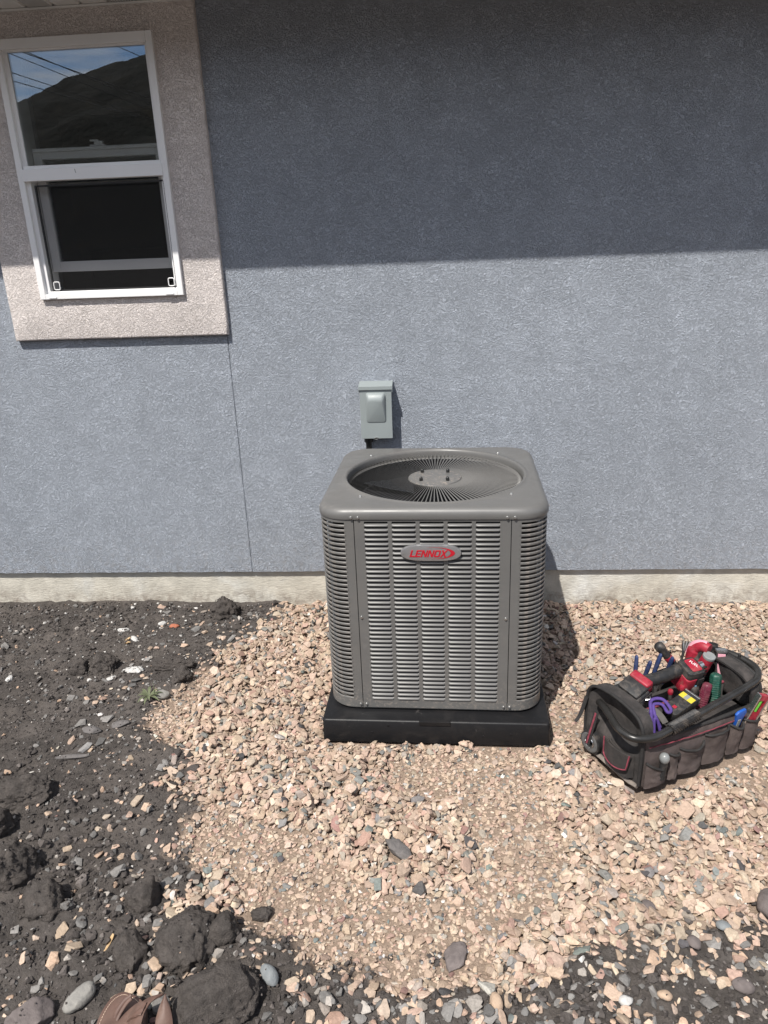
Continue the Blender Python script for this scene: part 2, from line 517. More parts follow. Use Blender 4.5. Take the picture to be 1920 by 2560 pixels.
def make_wall():
    m = MB()
    ox0, ox1, oz0, oz1 = WX0 + 0.012, WX1 - 0.012, WZ0 + 0.012, WZ1 - 0.012
    X0, X1, Z1 = -7.0, 7.0, 3.0
    rnd = random.Random(3)
    # lower edge is a hand-cut stucco edge: little drips and chips
    xs = sorted(set([X0, X1] + [X0 + (X1 - X0) * i / 140 for i in range(1, 140)] + [-2.3 + 0.011 * i for i in range(360)] + [ox0, ox1, JX - 0.0025, JX + 0.0025]))
    def zb(x):
        n = mnoise.noise(Vector((x * 9, 1.3, 0))) * 0.0022 + mnoise.noise(Vector((x * 38, 5.1, 0))) * 0.0016
        d = mnoise.noise(Vector((x * 5.3, 9.7, 2)))
        return ZS + n - (max(0, d - 0.42) * 0.03)
    for a, b in zip(xs, xs[1:]):
        g = abs((a + b) / 2 - JX) < 0.002
        yf = 0.004 if g else 0.0
        za, zb_ = zb(a), zb(b)
        mid = (a + b) / 2
        spans = [(None, oz0), (oz1, Z1)] if ox0 < mid < ox1 else [(None, Z1)]
        for lo, hi in spans:
            la, lb = (za, zb_) if lo is None else (lo, lo)
            m.add([(a, yf, la), (b, yf, lb), (b, yf, hi), (a, yf, hi)], [(0, 1, 2, 3)])
        m.add([(a, yf, za), (b, yf, zb_), (b, 0.05, zb_), (a, 0.05, za)], [(0, 3, 2, 1)])
    for s in (-1, 1):
        x = JX + s * 0.0025
        m.add([(x, 0, zb(x)), (x, 0.004, zb(x)), (x, 0.004, Z1), (x, 0, Z1)], [(0, 1, 2, 3)])
    # reveals of the window opening and the back of the wall
    for (ax, az, bx, bz) in ((ox0, oz0, ox0, oz1), (ox1, oz0, ox1, oz1), (ox0, oz0, ox1, oz0), (ox0, oz1, ox1, oz1)):
        m.add([(ax, 0, az), (bx, 0, bz), (bx, 0.16, bz), (ax, 0.16, az)], [(0, 1, 2, 3)])
    m.box(X0, ox0, 0.15, 0.16, 0.1, Z1); m.box(ox1, X1, 0.15, 0.16, 0.1, Z1)
    m.box(ox0, ox1, 0.15, 0.16, 0.1, oz0); m.box(ox0, ox1, 0.15, 0.16, oz1, Z1)
    return m.build('wall', M['wall'], house, recalc=False)
w = make_wall()
tag(w, 'blue grey textured stucco wall with a thin vertical joint')

m = MB()
m.box(-7, 7, 0.0195, 0.2, -0.4, ZS + 0.02)
m.build('foundation', M['foundation'], house)['label'] = 'pale cream parged concrete foundation strip'

# window surround: a raised frame of cream stucco with softened arrises
def surround():
    bm = bmesh.new()
    outer = [(TX0, TZ0), (TX1, TZ0), (TX1, SOFFIT_Z + 0.01), (TX0, SOFFIT_Z + 0.01)]
    inner = [(WX0 + 0.008, WZ0 + 0.008), (WX1 - 0.008, WZ0 + 0.008), (WX1 - 0.008, WZ1 - 0.008), (WX0 + 0.008, WZ1 - 0.008)]
    N = 24
    def sub(poly):
        out = []
        for a, b in zip(poly, poly[1:] + poly[:1]):
            for i in range(N):
                out.append((a[0] + (b[0] - a[0]) * i / N, a[1] + (b[1] - a[1]) * i / N))
        return out
    o_, i_ = sub(outer), sub(inner)
    k = len(o_)
    mb = MB()
    prof = []
    cx_, cz_ = (TX0 + TX1) / 2, (TZ0 + SOFFIT_Z) / 2
    def jit(p, a):
        q = Vector((p[0] * 14, p[1] * 14, 3.0))
        return (p[0] + mnoise.noise(q) * a, p[1] + mnoise.noise(q + Vector((9, 4, 1))) * a)
    rings = []
    def inset(p, d):
        x = p[0] + (d if p[0] < cx_ - 0.4 else (-d if p[0] > cx_ + 0.4 else 0))
        z = p[1] + (d if p[1] < TZ0 + 0.05 else 0)
        return (x, z)
    for d, y in ((0.0, 0.0), (0.0, -0.019), (0.0025, -0.0235), (0.007, -0.025)):
        rings.append([(*jit(inset(p, d), 0.0016), y) for p in o_])
    rings.append([(p[0], p[1], -0.025) for p in i_])
    rings.append([(p[0], p[1], 0.0) for p in i_])
    vs = [(a, y, c) for ring in rings for (a, c, y) in ring]
    fs = []
    for rI in range(len(rings) - 1):
        for j in range(k):
            fs.append((rI * k + j, rI * k + (j + 1) % k, (rI + 1) * k + (j + 1) % k, (rI + 1) * k + j))
    mb.add(vs, fs)
    bm.free()
    return mb.build('window_surround', M['trim'], house, smooth=50)
surround()['label'] = 'raised cream stucco band around the window'

# window
win = empty('window', (0, 0, 0), parent=house)
win['label'] = 'white vinyl single-hung window with lower sash part open behind a screen'
YF = -0.042
FW = 0.024
m = MB()       # outer frame with nail-fin lip and stepped track
m.box(WX0, WX0 + FW, YF, 0.0, WZ0, WZ1); m.box(WX1 - FW, WX1, YF, 0.0, WZ0, WZ1)
m.box(WX0 + FW, WX1 - FW, YF, 0.0, WZ1 - 0.034, WZ1); m.box(WX0 + FW, WX1 - FW, YF, 0.0, WZ0, WZ0 + 0.02)
m.build('frame', M['vinyl'], win, bevel=0.002)
m = MB()       # inner jambs set back
m.box(WX0 + FW - 0.004, WX0 + FW + 0.016, YF + 0.016, 0.07, WZ0 + 0.004, WZ1 - 0.004)
m.box(WX1 - FW - 0.012, WX1 - FW + 0.004, YF + 0.016, 0.07, WZ0 + 0.004, WZ1 - 0.004)
m.box(WX0 + FW + 0.016, WX1 - FW - 0.012, YF + 0.014, 0.07, WZ1 - 0.040, WZ1 - 0.006)
m.box(WX0 + FW + 0.016, WX1 - FW - 0.012, YF + 0.012, 0.07, WZ0 + 0.004, WZ0 + 0.030)
m.build('jamb', M['vinyl'], win, bevel=0.0015)
gx0, gx1 = WX0 + FW + 0.012, WX1 - FW - 0.008
m = MB()
m.box(gx0, gx1, -0.020, -0.014, 1.885, WZ1 - 0.034)
m.build('upper_pane', M['glass'], win)
m = MB()       # meeting rail: proud flat rail with a stepped glazing bead above
m.box(WX0 + 0.021, WX1 - 0.021, YF - 0.004, -0.004, 1.841, 1.884)
m.box(WX0 + 0.026, WX1 - 0.026, YF + 0.006, -0.006, 1.884, 1.8965)
m.build('meeting_rail', M['vinyl'], win, bevel=0.002)
sash = empty('lower_sash', (0, 0, 0), parent=win)
sx0, sx1, sz0, sz1 = WX0 + FW + 0.020, WX1 - FW - 0.014, 1.503, 1.962
m = MB()
sw = 0.034
m.box(sx0, sx0 + sw, 0.022, 0.052, sz0, sz1); m.box(sx1 - sw + 0.008, sx1, 0.022, 0.052, sz0, sz1)
m.box(sx0 + sw, sx1 - sw + 0.008, 0.022, 0.052, sz0, sz0 + 0.040); m.box(sx0 + sw, sx1 - sw + 0.008, 0.022, 0.052, sz1 - 0.04, sz1)
m.box(sx0 + 0.004, sx1 - 0.004, 0.014, 0.022, sz1 - 0.014, sz1 - 0.002)
m.build('sash_frame', M['vinyl'], sash, bevel=0.002)
m = MB(); m.box(sx0 + sw - 0.004, sx1 - sw + 0.012, 0.034, 0.040, sz0 + 0.036, sz1 - 0.036)
m.build('lower_pane', M['glass'], sash)
m = MB()
m.box(-0.030, 0.030, -0.012, 0.012, 0, 0.006); m.box(-0.012, 0.022, -0.009, 0.009, 0.006, 0.018); m.box(-0.030, 0.004, -0.005, 0.005, 0.018, 0.024)
m.build('sash_lock', M['vinyl'], sash, bevel=0.002, loc=((sx0 + sx1) / 2 + 0.005, 0.036, sz1))
scr = empty('insect_screen', (0, 0, 0), parent=win)
cx0, cx1, cz0, cz1 = WX0 + FW + 0.028, WX1 - FW - 0.001, 1.430, 1.828
m = MB()
fw = 0.006
m.box(cx0, cx0 + fw, -0.026, -0.018, cz0, cz1); m.box(cx1 - fw, cx1, -0.026, -0.018, cz0, cz1)
m.box(cx0 + fw, cx1 - fw, -0.026, -0.018, cz0, cz0 + fw); m.box(cx0 + fw, cx1 - fw, -0.026, -0.018, cz1 - fw, cz1)
m.build('screen_frame', M['dark_rubber'], scr)
m = MB(); m.add([(cx0 + fw, -0.022, cz0 + fw), (cx1 - fw, -0.022, cz0 + fw), (cx1 - fw, -0.022, cz1 - fw), (cx0 + fw, -0.022, cz1 - fw)], [(0, 1, 2, 3)])
m.build('screen_mesh', M['screen'], scr, recalc=False)
for x in (cx0 + 0.010, cx1 - 0.034):
    m = MB(); m.tube([(x + a, -0.030, cz0 + 0.006 + b) for a, b in rounded_rect(0, 0.024, 0, 0.030, 0.006, 3)], 0.0022, 6, closed=True)
    m.build('pull_tab', M['vinyl'], scr, smooth=60)
for x in (WX0 + 0.055, WX1 - 0.055):       # weep hole covers on the sill
    m = MB(); m.box(x - 0.016, x + 0.016, YF - 0.004, YF, WZ0 + 0.004, WZ0 + 0.010)
    m.build('weep_cover', M['vinyl'], win, bevel=0.001)
m = MB(); m.add([(-1.392, YF - 0.0044, 1.878), (-1.390, YF - 0.0044, 1.878), (-1.389, YF - 0.0044, 1.868), (-1.391, YF - 0.0044, 1.868)], [(0, 3, 2, 1)])
m.add([(-1.392, YF - 0.0044, 1.868), (-1.390, YF - 0.0044, 1.868), (-1.387, YF - 0.0044, 1.864), (-1.389, YF - 0.0044, 1.864)], [(0, 3, 2, 1)])
m.build('pencil_mark', M['room_dark'], win, recalc=False)

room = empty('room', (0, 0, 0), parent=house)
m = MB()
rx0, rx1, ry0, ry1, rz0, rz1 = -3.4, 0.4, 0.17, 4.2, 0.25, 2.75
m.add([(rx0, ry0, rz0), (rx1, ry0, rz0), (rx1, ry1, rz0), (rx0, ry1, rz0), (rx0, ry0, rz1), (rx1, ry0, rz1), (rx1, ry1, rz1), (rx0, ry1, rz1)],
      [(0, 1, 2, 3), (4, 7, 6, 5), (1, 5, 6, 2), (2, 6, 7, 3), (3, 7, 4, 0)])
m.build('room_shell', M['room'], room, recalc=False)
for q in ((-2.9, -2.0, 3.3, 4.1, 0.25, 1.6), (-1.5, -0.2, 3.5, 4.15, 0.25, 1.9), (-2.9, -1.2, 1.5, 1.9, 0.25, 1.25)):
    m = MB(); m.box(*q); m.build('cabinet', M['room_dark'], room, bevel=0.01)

# soffit: panels, fascia and the roof above
sof = empty('soffit', (0, 0, 0), parent=house)
PW = 0.1016
k0 = -30
for k in range(-30, 30):
    x0 = -1.476 + k * PW
    vented = k % 3 == 0
    m = MB()
    # a stamped panel: flat pan, with a V groove to the next panel
    g = 0.007
    m.add([(x0 + g, EAVE_Y + 0.012, SOFFIT_Z), (x0 + PW - g, EAVE_Y + 0.012, SOFFIT_Z), (x0 + PW - g, 0.0, SOFFIT_Z), (x0 + g, 0.0, SOFFIT_Z),
           (x0, EAVE_Y + 0.012, SOFFIT_Z + 0.012), (x0 + PW, EAVE_Y + 0.012, SOFFIT_Z + 0.012), (x0 + PW, 0.0, SOFFIT_Z + 0.012), (x0, 0.0, SOFFIT_Z + 0.012)],
          [(0, 1, 2, 3), (4, 5, 1, 0), (1, 5, 6, 2), (3, 2, 6, 7), (4, 0, 3, 7), (4, 7, 6, 5)])
    o = m.build('soffit_panel', M['soffit'], sof)
    if vented and -2.6 < x0 < 1.8:
        h = MB()
        nx, ny = 9, 56
        for i in range(nx):
            for j in range(ny):
                hx = x0 + g + 0.006 + i * (PW - 2 * g - 0.012) / (nx - 1)
                hy = EAVE_Y + 0.03 + j * (-EAVE_Y - 0.05) / (ny - 1)
                d = 0.0022
                h.add([(hx - d, hy - d, SOFFIT_Z - 0.0006), (hx + d, hy - d, SOFFIT_Z - 0.0006), (hx + d, hy + d, SOFFIT_Z - 0.0006), (hx - d, hy + d, SOFFIT_Z - 0.0006)], [(0, 3, 2, 1)])
        hp = h.build('vent_holes', M['soffit_hole'], o, recalc=False)
        hp['kind'] = 'stuff'
m = MB(); m.box(-7, 7, EAVE_Y, EAVE_Y + 0.012, SOFFIT_Z - 0.004, SOFFIT_Z + 0.17)
m.build('fascia', M['soffit'], house, bevel=0.002)
m = MB(); m.box(TX0 - 0.02, TX1 + 0.002, -0.034, -0.0255, SOFFIT_Z - 0.008, SOFFIT_Z - 0.0015)
m.build('soffit_channel', M['soffit'], house)
m = MB()
m.prism([(EAVE_Y - 0.03, SOFFIT_Z + 0.175), (4.5, SOFFIT_Z + 0.175 + 5.065 * 0.42), (4.5, SOFFIT_Z + 0.22 + 5.065 * 0.42), (EAVE_Y - 0.03, SOFFIT_Z + 0.205)], -7.2, 7.2, axis='x')
m.build('roof', M['roof'], house)
m = MB(); m.box(-7, -6.8, 0.17, 4.5, 0, 3); m.box(6.8, 7, 0.17, 4.5, 0, 3); m.box(-7, 7, 4.5, 4.7, 0, 4.5)
m.build('rear_wall', M['wall'], house)

# ------------------------------------------------------------------ air conditioner
W = 0.717
HW = W / 2
RC = 0.088
ACX, ACY, ACR = -0.0233, -0.9626 + HW, -0.026
ZB, ZT = 0.0846, 0.7686
ac = empty('air_conditioner', (ACX, ACY, 0), ACR)
tag(ac, 'taupe grey louvered air conditioner condenser standing on a black pad', 'air conditioner')

m = MB()
m.prism(rounded_rect(-HW + 0.028, HW - 0.028, -HW + 0.028, HW - 0.028, RC - 0.03, 6), ZB + 0.01, ZT - 0.06)
o = m.build('coil', M['ac_dark'], ac, smooth=40)
m = MB()
m.prism(rounded_rect(-HW + 0.003, HW - 0.003, -HW + 0.003, HW - 0.003, RC, 10), ZB - 0.006, ZB + 0.022)
m.build('base_pan', M['ac'], ac, bevel=0.002, smooth=40)

NROW = 41
PITCH = (0.7451 - 0.1184) / 40
ROW0 = 0.1184
SEAM = 0.242
PX0, PX1 = -SEAM + 0.0012, SEAM - 0.0012
COLW, COLP, C0 = 0.0735, 0.08605, -0.2096
YP = -HW
m = MB()
top_o, bot_o = ROW0 + 40 * PITCH + 0.0145, ROW0 - 0.002
m.box(PX0, PX1, YP, YP + 0.004, top_o, ZT - 0.001)
m.box(PX0, PX1, YP, YP + 0.004, ZB, bot_o)
edges = [PX0] + sum([[C0 + i * COLP, C0 + i * COLP + COLW] for i in range(5)], []) + [PX1]
for i in range(0, 12, 2):
    m.box(edges[i], edges[i + 1], YP, YP + 0.004, bot_o, top_o)
# hemmed side edges of the panel
m.box(PX0, PX0 + 0.002, YP + 0.004, YP + 0.018, ZB, ZT - 0.001); m.box(PX1 - 0.002, PX1, YP + 0.004, YP + 0.018, ZB, ZT - 0.001)
front = m.build('front_panel', M['ac'], ac)
# one stamped louver: curved lip leaning out at the bottom, pinched at both ends
def louver_mesh():
    prof = [(0.0096, 0.0079), (0.0060, 0.0072), (0.0022, 0.0056), (-0.0012, 0.0035), (-0.0032, 0.0012), (-0.0034, -0.0003), (-0.0022, -0.0014)]
    hw = COLW / 2 + 0.0008
    xs = [-hw, -hw + 0.0022, -hw + 0.0055, hw - 0.0055, hw - 0.0022, hw]
    k = [0.0, 0.55, 1, 1, 0.55, 0.0]
    vs, fs = [], []
    n = len(prof)
    for x, q in zip(xs, k):
        for (y, z) in prof:
            yy = y * q + (0.0006) * (1 - q) if y < 0 else y * (0.35 + 0.65 * q)
            vs.append((x, yy, z if q == 1 else z * (0.9 + 0.1 * q)))
    for i in range(len(xs) - 1):
        for j in range(n - 1):
            fs.append((i * n + j, (i + 1) * n + j, (i + 1) * n + j + 1, i * n + j + 1))
    mb = MB(); mb.add(vs, fs)
    me = mb.mesh('louver', M['ac_louver'], smooth=60, recalc=False)
    return me
lm = louver_mesh()
for i in range(5):
    for r in range(NROW):
        link('louver', lm, front, (C0 + i * COLP + COLW / 2, YP, ROW0 + r * PITCH))

# corner panels: bands, posts and one curved slat per row
def corner_path(x_from, y_to, off, sgn, n=9):
    """plan curve from the front seam round the corner to the side"""
    pts = [(x_from, -HW + off)]
    cxx, cyy = HW - RC, -(HW - RC)
    rr_ = RC - off
    for i in range(n + 1):
        a = R(-90 + 90 * i / n)
        pts.append((cxx + rr_ * math.cos(a), cyy + rr_ * math.sin(a)))
    pts.append((HW - off, y_to))
    return [(sgn * x, y) for x, y in pts]
def wall_strip(mb, pts, z0, z1, pts_in):
    n = len(pts)
    vs = [(x, y, z0) for x, y in pts] + [(x, y, z1) for x, y in pts] + [(x, y, z0) for x, y in pts_in] + [(x, y, z1) for x, y in pts_in]
    fs = []
    for i in range(n - 1):
        fs += [(i, i + 1, n + i + 1, n + i), (2 * n + i + 1, 2 * n + i, 3 * n + i, 3 * n + i + 1),
               (n + i, n + i + 1, 3 * n + i + 1, 3 * n + i), (i + 1, i, 2 * n + i, 2 * n + i + 1)]
    fs += [(0, n, 3 * n, 2 * n), (n - 1, 2 * n + n - 1, 3 * n + n - 1, 2 * n - 1)]
    mb.add(vs, fs)
SLOT_X, SLOT_Y = 0.2725, -0.268
C_TOP = ROW0 + 40 * PITCH + 0.0112
C_BOT = ROW0 - 0.0005
def slat_mesh(sgn, half):
    """flat-fronted slat with rounded arrises following the corner"""
    prof = [(0.0000, -half * 0.62), (0.0000, half * 0.62), (0.0012, half), (0.0035, half), (0.0035, -half), (0.0012, -half)]
    mb = MB()
    rows = [corner_path(SLOT_X - 0.004, SLOT_Y + 0.006, o_, sgn, 10) for o_, _ in prof]
    n = len(rows[0]); k = len(prof)
    vs = [(rows[j][i][0], rows[j][i][1], prof[j][1]) for i in range(n) for j in range(k)]
    fs = [(i * k + j, (i + 1) * k + j, (i + 1) * k + (j + 1) % k, i * k + (j + 1) % k) for i in range(n - 1) for j in range(k)]
    mb.add(vs, fs)
    return mb.mesh('corner_slat', M['ac'], smooth=35)
for sgn in (-1, 1):
    mb = MB()
    o_, i_ = corner_path(SEAM + 0.0012, -0.242, 0.0, sgn), corner_path(SEAM + 0.0012, -0.242, 0.004, sgn)
    wall_strip(mb, o_, C_TOP, ZT - 0.001, i_)
    wall_strip(mb, o_, ZB, C_BOT, i_)
    for a, b in ((SEAM + 0.0012, SLOT_X),):
        mb.box(min(sgn * a, sgn * b), max(sgn * a, sgn * b), -HW, -HW + 0.004, C_BOT, C_TOP)
    mb.box(min(sgn * (HW - 0.004), sgn * HW), max(sgn * (HW - 0.004), sgn * HW), SLOT_Y, -0.242, C_BOT, C_TOP)
    cpanel = mb.build('corner_panel', M['ac'], ac, smooth=40)
    sm = slat_mesh(sgn, 0.0041)
    for r in range(NROW):
        link('corner_slat', sm, cpanel, (0, 0, ROW0 + r * PITCH + 0.0032 - 0.004 + 0.0045 * 0 ))
# flat side panels and the back, louvered as well
for ang in (90, 180, 270):
    rot = Matrix.Rotation(R(ang), 4, 'Z')
    mb = MB()
    mb.box(-0.2415, 0.2415, YP, YP + 0.004, top_o, ZT - 0.001, rot); mb.box(-0.2415, 0.2415, YP, YP + 0.004, ZB, bot_o, rot)
    for i in range(0, 12, 2):
        mb.box(edges[i], edges[i + 1], YP, YP + 0.004, bot_o, top_o, rot)
    sp_ = mb.build('side_panel', M['ac'], ac)
    mb = MB()
    lv = [Vector(v.co) for v in lm.vertices]; lf = [tuple(p.vertices) for p in lm.polygons]
    for i in range(5):
        for r in range(NROW):
            T = rot @ Matrix.Translation((C0 + i * COLP + COLW / 2, YP, ROW0 + r * PITCH))
            mb.add([T @ v for v in lv], lf)
    mb.build('side_louvers', M['ac_louver'], sp_, smooth=60, recalc=False)['kind'] = 'stuff'
for sx_ in (-1, 1):     # rear corners
    mb = MB()
    pts = [(sx_ * x, -y) for x, y in corner_path(SEAM + 0.0012, -0.242, 0.0, 1)]
    pin = [(sx_ * x, -y) for x, y in corner_path(SEAM + 0.0012, -0.242, 0.004, 1)]
    wall_strip(mb, pts, ZB, ZT - 0.001, pin)
    mb.build('rear_corner_panel', M['ac'], ac, smooth=40)

# lid: rounded square with rolled edge, round opening with a raised bead
RF = 0.306
LID_Z = 0.805
def sq(th, inset, rc):
    h = HW + 0.004 - inset
    rc = max(0.004, rc)
    c, s = math.cos(th), math.sin(th)
    # ray to rounded square
    t_flat = h / max(abs(c), abs(s))
    x, y = t_flat * c, t_flat * s
    q = h - rc
    if abs(x) > q and abs(y) > q:
        ox, oy = math.copysign(q, x), math.copysign(q, y)
        b = c * ox + s * oy
        d = b * b - (ox * ox + oy * oy - rc * rc)
        t_ = b + math.sqrt(max(d, 0))
        x, y = t_ * c, t_ * s
    return x, y
def make_lid():
    N = 176
    ths = [2 * math.pi * i / N for i in range(N)]
    rings = []
    rl = RC + 0.006
    def R_sq(ins, z): rings.append([(*sq(t, ins, rl - ins * 0.6), z) for t in ths])
    R_sq(0.0035, ZT - 0.001); R_sq(0.0005, ZT - 0.001); R_sq(0.0, ZT + 0.0005); R_sq(0.0, ZT + 0.010)
    fr = 0.024
    for i in range(1, 8):
        a = R(90 * i / 7)
        R_sq(fr * (1 - math.cos(a)), ZT + 0.010 + (LID_Z - ZT - 0.012) * math.sin(a))
    outer = [sq(t, fr + 0.004, rl - 0.01) for t in ths]
    def blend(k, rad, z): rings.append([((1 - k) * o_[0] + k * rad * math.cos(t), (1 - k) * o_[1] + k * rad * math.sin(t), z) for o_, t in zip(outer, ths)])
    rb = RF + 0.014
    blend(0.45, rb + 0.006, LID_Z - 0.0012); blend(0.8, rb + 0.004, LID_Z - 0.0008)
    for rad, z in ((rb, LID_Z - 0.001), (rb - 0.003, LID_Z + 0.0015), (rb - 0.007, LID_Z + 0.0026), (RF + 0.003, LID_Z + 0.001), (RF, LID_Z - 0.003), (RF - 0.0015, LID_Z - 0.010), (RF - 0.002, LID_Z - 0.030), (RF - 0.008, LID_Z - 0.034)):
        rings.append([(rad * math.cos(t), rad * math.sin(t), z) for t in ths])
    vs = [v for r in rings for v in r]
    fs = [(i * N + j, i * N + (j + 1) % N, (i + 1) * N + (j + 1) % N, (i + 1) * N + j) for i in range(len(rings) - 1) for j in range(N)]
    mb = MB(); mb.add(vs, fs)
    return mb.build('lid', M['ac'], ac, smooth=50)
lid = make_lid()
# fan guard: hub plate with four capped bolts and radial fins
guard = empty('fan_guard', (0, 0, 0.790), parent=ac)
m = MB()
m.lathe([(0.0, -0.010), (0.091, -0.010), (0.0935, -0.004), (0.0915, 0.0005), (0.086, 0.002), (0.079, -0.0005), (0.074, 0.0018), (0.068, 0.003), (0.03, 0.0034), (0.0, 0.0036)][1:-1], 64)
m.build('hub_plate', M['ac'], guard, smooth=45)
for bx_ in (-0.0455, 0.0455):
    for by_ in (-0.048, 0.048):
        m = MB(); m.lathe([(0.0062, 0.0), (0.0062, 0.008), (0.0052, 0.0115), (0.003, 0.014), (0.0008, 0.0148)], 12)
        m.build('bolt_cap', M['black_cap'], guard, smooth=50, loc=(bx_, by_, 0.0025))
NF = 120
def fin_mesh():
    # thin upright blade, leaning, that dips down at the outer rim and under the hub
    prof = [(0.086, -0.009, -0.006), (0.096, -0.0028, -0.0012), (0.14, -0.0012, 0.000), (0.22, -0.0016, 0.000), (0.285, -0.0021, 0.000), (0.296, -0.0060, -0.002), (0.3015, -0.013, -0.0075), (0.303, -0.020, -0.016)]
    lean = 1.7
    th = 0.0005
    vs, fs = [], []
    for (r, lo, hi) in prof:
        for z, s in ((lo, -1), (hi, -1), (hi, 1), (lo, 1)):
            vs.append((r, s * th + max(z, -0.0045) * lean, z))
    n = len(prof)
    for i in range(n - 1):
        for j in range(4):
            fs.append((i * 4 + j, (i + 1) * 4 + j, (i + 1) * 4 + (j + 1) % 4, i * 4 + (j + 1) % 4))
    fs += [(3, 2, 1, 0), tuple((n - 1) * 4 + j for j in range(4))]
    mb = MB(); mb.add(vs, fs)
    return mb.mesh('guard_fin', plain('guard_fin_enamel', (0.118, 0.115, 0.110), 0.34, var=0.0))
fm = fin_mesh()
for i in range(NF):
    link('guard_fin', fm, guard, (0, 0, 0), (0, 0, 2 * math.pi * (i + 0.5) / NF))
# fan under the guard
fan = empty('fan', (0, 0, 0), parent=ac)
m = MB(); m.lathe([(0.07, 0.60), (0.075, 0.62), (0.075, 0.765), (0.06, 0.775)], 24); m.build('motor', M['ac_dark'], fan, smooth=40)
for k in range(3):
    a = R(120 * k + 250)
    def bl(u, v, a=a):
        r_ = 0.07 + 0.215 * u
        th_ = a + (v - 0.5) * (1.25 - 0.25 * u)
        return (r_ * math.cos(th_), r_ * math.sin(th_), 0.700 + 0.055 * (v - 0.5) + 0.01 * u)
    m = MB(); m.sheet(bl, 8, 8, 0.0015); m.build('fan_blade', M['ac_blade'], fan, smooth=40)
m = MB()
N_ = 48
vs = [((RF - 0.012) * math.cos(2 * math.pi * j / N_), (RF - 0.012) * math.sin(2 * math.pi * j / N_), z) for z in (0.70, 0.772) for j in range(N_)]
m.add(vs, [(j, (j + 1) % N_, N_ + (j + 1) % N_, N_ + j) for j in range(N_)])
m.build('shroud', M['ac_dark'], fan, recalc=False)

# screws
def screw_mesh():
    mb = MB(); mb.lathe([(0.0055, 0.0), (0.0055, 0.001), (0.0040, 0.0014), (0.0040, 0.0042), (0.0034, 0.0050), (0.0006, 0.0052)], 12)
    return mb.mesh('screw', M['screw'], smooth=40)
scm = screw_mesh()
FR = (R(90), 0, 0)
for (x, z, y) in ((-SEAM - 0.008, ZT + 0.006, -HW - 0.004), (-SEAM + 0.014, ZT + 0.006, -HW - 0.004), (SEAM - 0.013, ZT + 0.006, -HW - 0.004), (SEAM + 0.010, ZT + 0.006, -HW - 0.004),
                  (-SEAM - 0.008, ZB + 0.012, -HW), (-SEAM + 0.012, ZB + 0.012, -HW), (SEAM - 0.012, ZB + 0.012, -HW), (SEAM + 0.008, ZB + 0.012, -HW),
                  (-SEAM + 0.010, 0.428, -HW), (SEAM - 0.011, 0.428, -HW)):
    link('screw', scm, ac, (x, y, z), FR)
for sgn in (-1, 1):
    for y in (-0.25, 0.25):
        link('screw', scm, ac, (sgn * (HW + 0.004), y, ZT + 0.006), (0, R(90) * sgn, 0))
for a in (45, 135, 225, 315):
    link('screw', scm, ac, (0.340 * math.cos(R(a + 2)), 0.340 * math.sin(R(a + 2)), LID_Z - 0.0012))

# badge
badge = empty('badge', (-0.0040, -HW - 0.0085, 0.6592), parent=ac)
def badge_outline(sx_=1.0, sz_=1.0, n=40):
    # lens-like plate: barrel top and bottom, short rounded ends
    out = []
    a, b, e = 0.0940, 0.0270, 3.0
    for i in range(n * 2):
        t = 2 * math.pi * i / (n * 2)
        c, s = math.cos(t), math.sin(t)
        x = a * math.copysign(abs(c) ** (2 / 3.4), c)
        z = b * math.copysign(abs(s) ** (2 / 2.15), s)
        out.append((x * sx_, z * sz_))
    return out
m = MB()
rings = [(1.0, 1.0, 0.008), (1.0, 1.0, -0.0005), (0.988, 0.965, -0.0022), (0.965, 0.90, -0.0026), (0.5, 0.5, -0.0034)]
ol = [[(x, y, z) for x, z in badge_outline(a, b)] for a, b, y in rings]
k = len(ol[0])
m.add([v for r in ol for v in r], [(i * k + j, i * k + (j + 1) % k, (i + 1) * k + (j + 1) % k, (i + 1) * k + j) for i in range(len(ol) - 1) for j in range(k)] + [tuple((len(ol) - 1) * k + j for j in range(k))])
m.build('badge_plate', M['badge'], badge, smooth=30)
# lettering, slanted block capitals
def glyph(ch):
    S = 0.24
    if ch == 'L': return [[(0, 0), (0.80, 0), (0.80, 0.19), (S + 0.02, 0.19), (S + 0.02, 1), (0, 1)]], 0.86
    if ch == 'E': return [[(0, 0), (0.80, 0), (0.80, 0.18), (S + .02, 0.18), (S + .02, 0.42), (0.74, 0.42), (0.74, 0.58), (S + .02, 0.58), (S + .02, 0.82), (0.80, 0.82), (0.80, 1), (0, 1)]], 0.89
    if ch == 'N': return [[(0, 0), (0.23, 0), (0.23, 0.66), (0.64, 0), (0.92, 0), (0.92, 1), (0.69, 1), (0.69, 0.36), (0.29, 1), (0, 1)]], 1.02
    if ch == 'O':
        o_ = rounded_rect(0, 0.94, 0, 1, 0.2, 4); i_ = rounded_rect(0.25, 0.69, 0.18, 0.82, 0.07, 4)
        return [('ring', o_, i_)], 1.0
    if ch == 'X': return [[(0, 0), (0.29, 0), (0.49, 0.33), (0.70, 0), (1.00, 0), (0.65, 0.51), (0.97, 1), (0.68, 1), (0.49, 0.69), (0.30, 1), (0.01, 1), (0.34, 0.51)]], 1.0
def tri_prism(mb, poly, y0, y1):
    tris = tessellate_polygon([[Vector((p[0], p[1], 0)) for p in poly]])
    n = len(poly)
    mb.add([(p[0], y0, p[1]) for p in poly] + [(p[0], y1, p[1]) for p in poly],
           [tuple(n + i for i in t) for t in tris] + [(i, (i + 1) % n, n + (i + 1) % n, n + i) for i in range(n)])
let = MB()
xx = 0.0
shapes = []
for ch in 'LENNOX':
    g_, adv = glyph(ch)
    shapes.append((xx, g_)); xx += adv
scale_x, scale_z = 0.1135 / xx, 0.0228
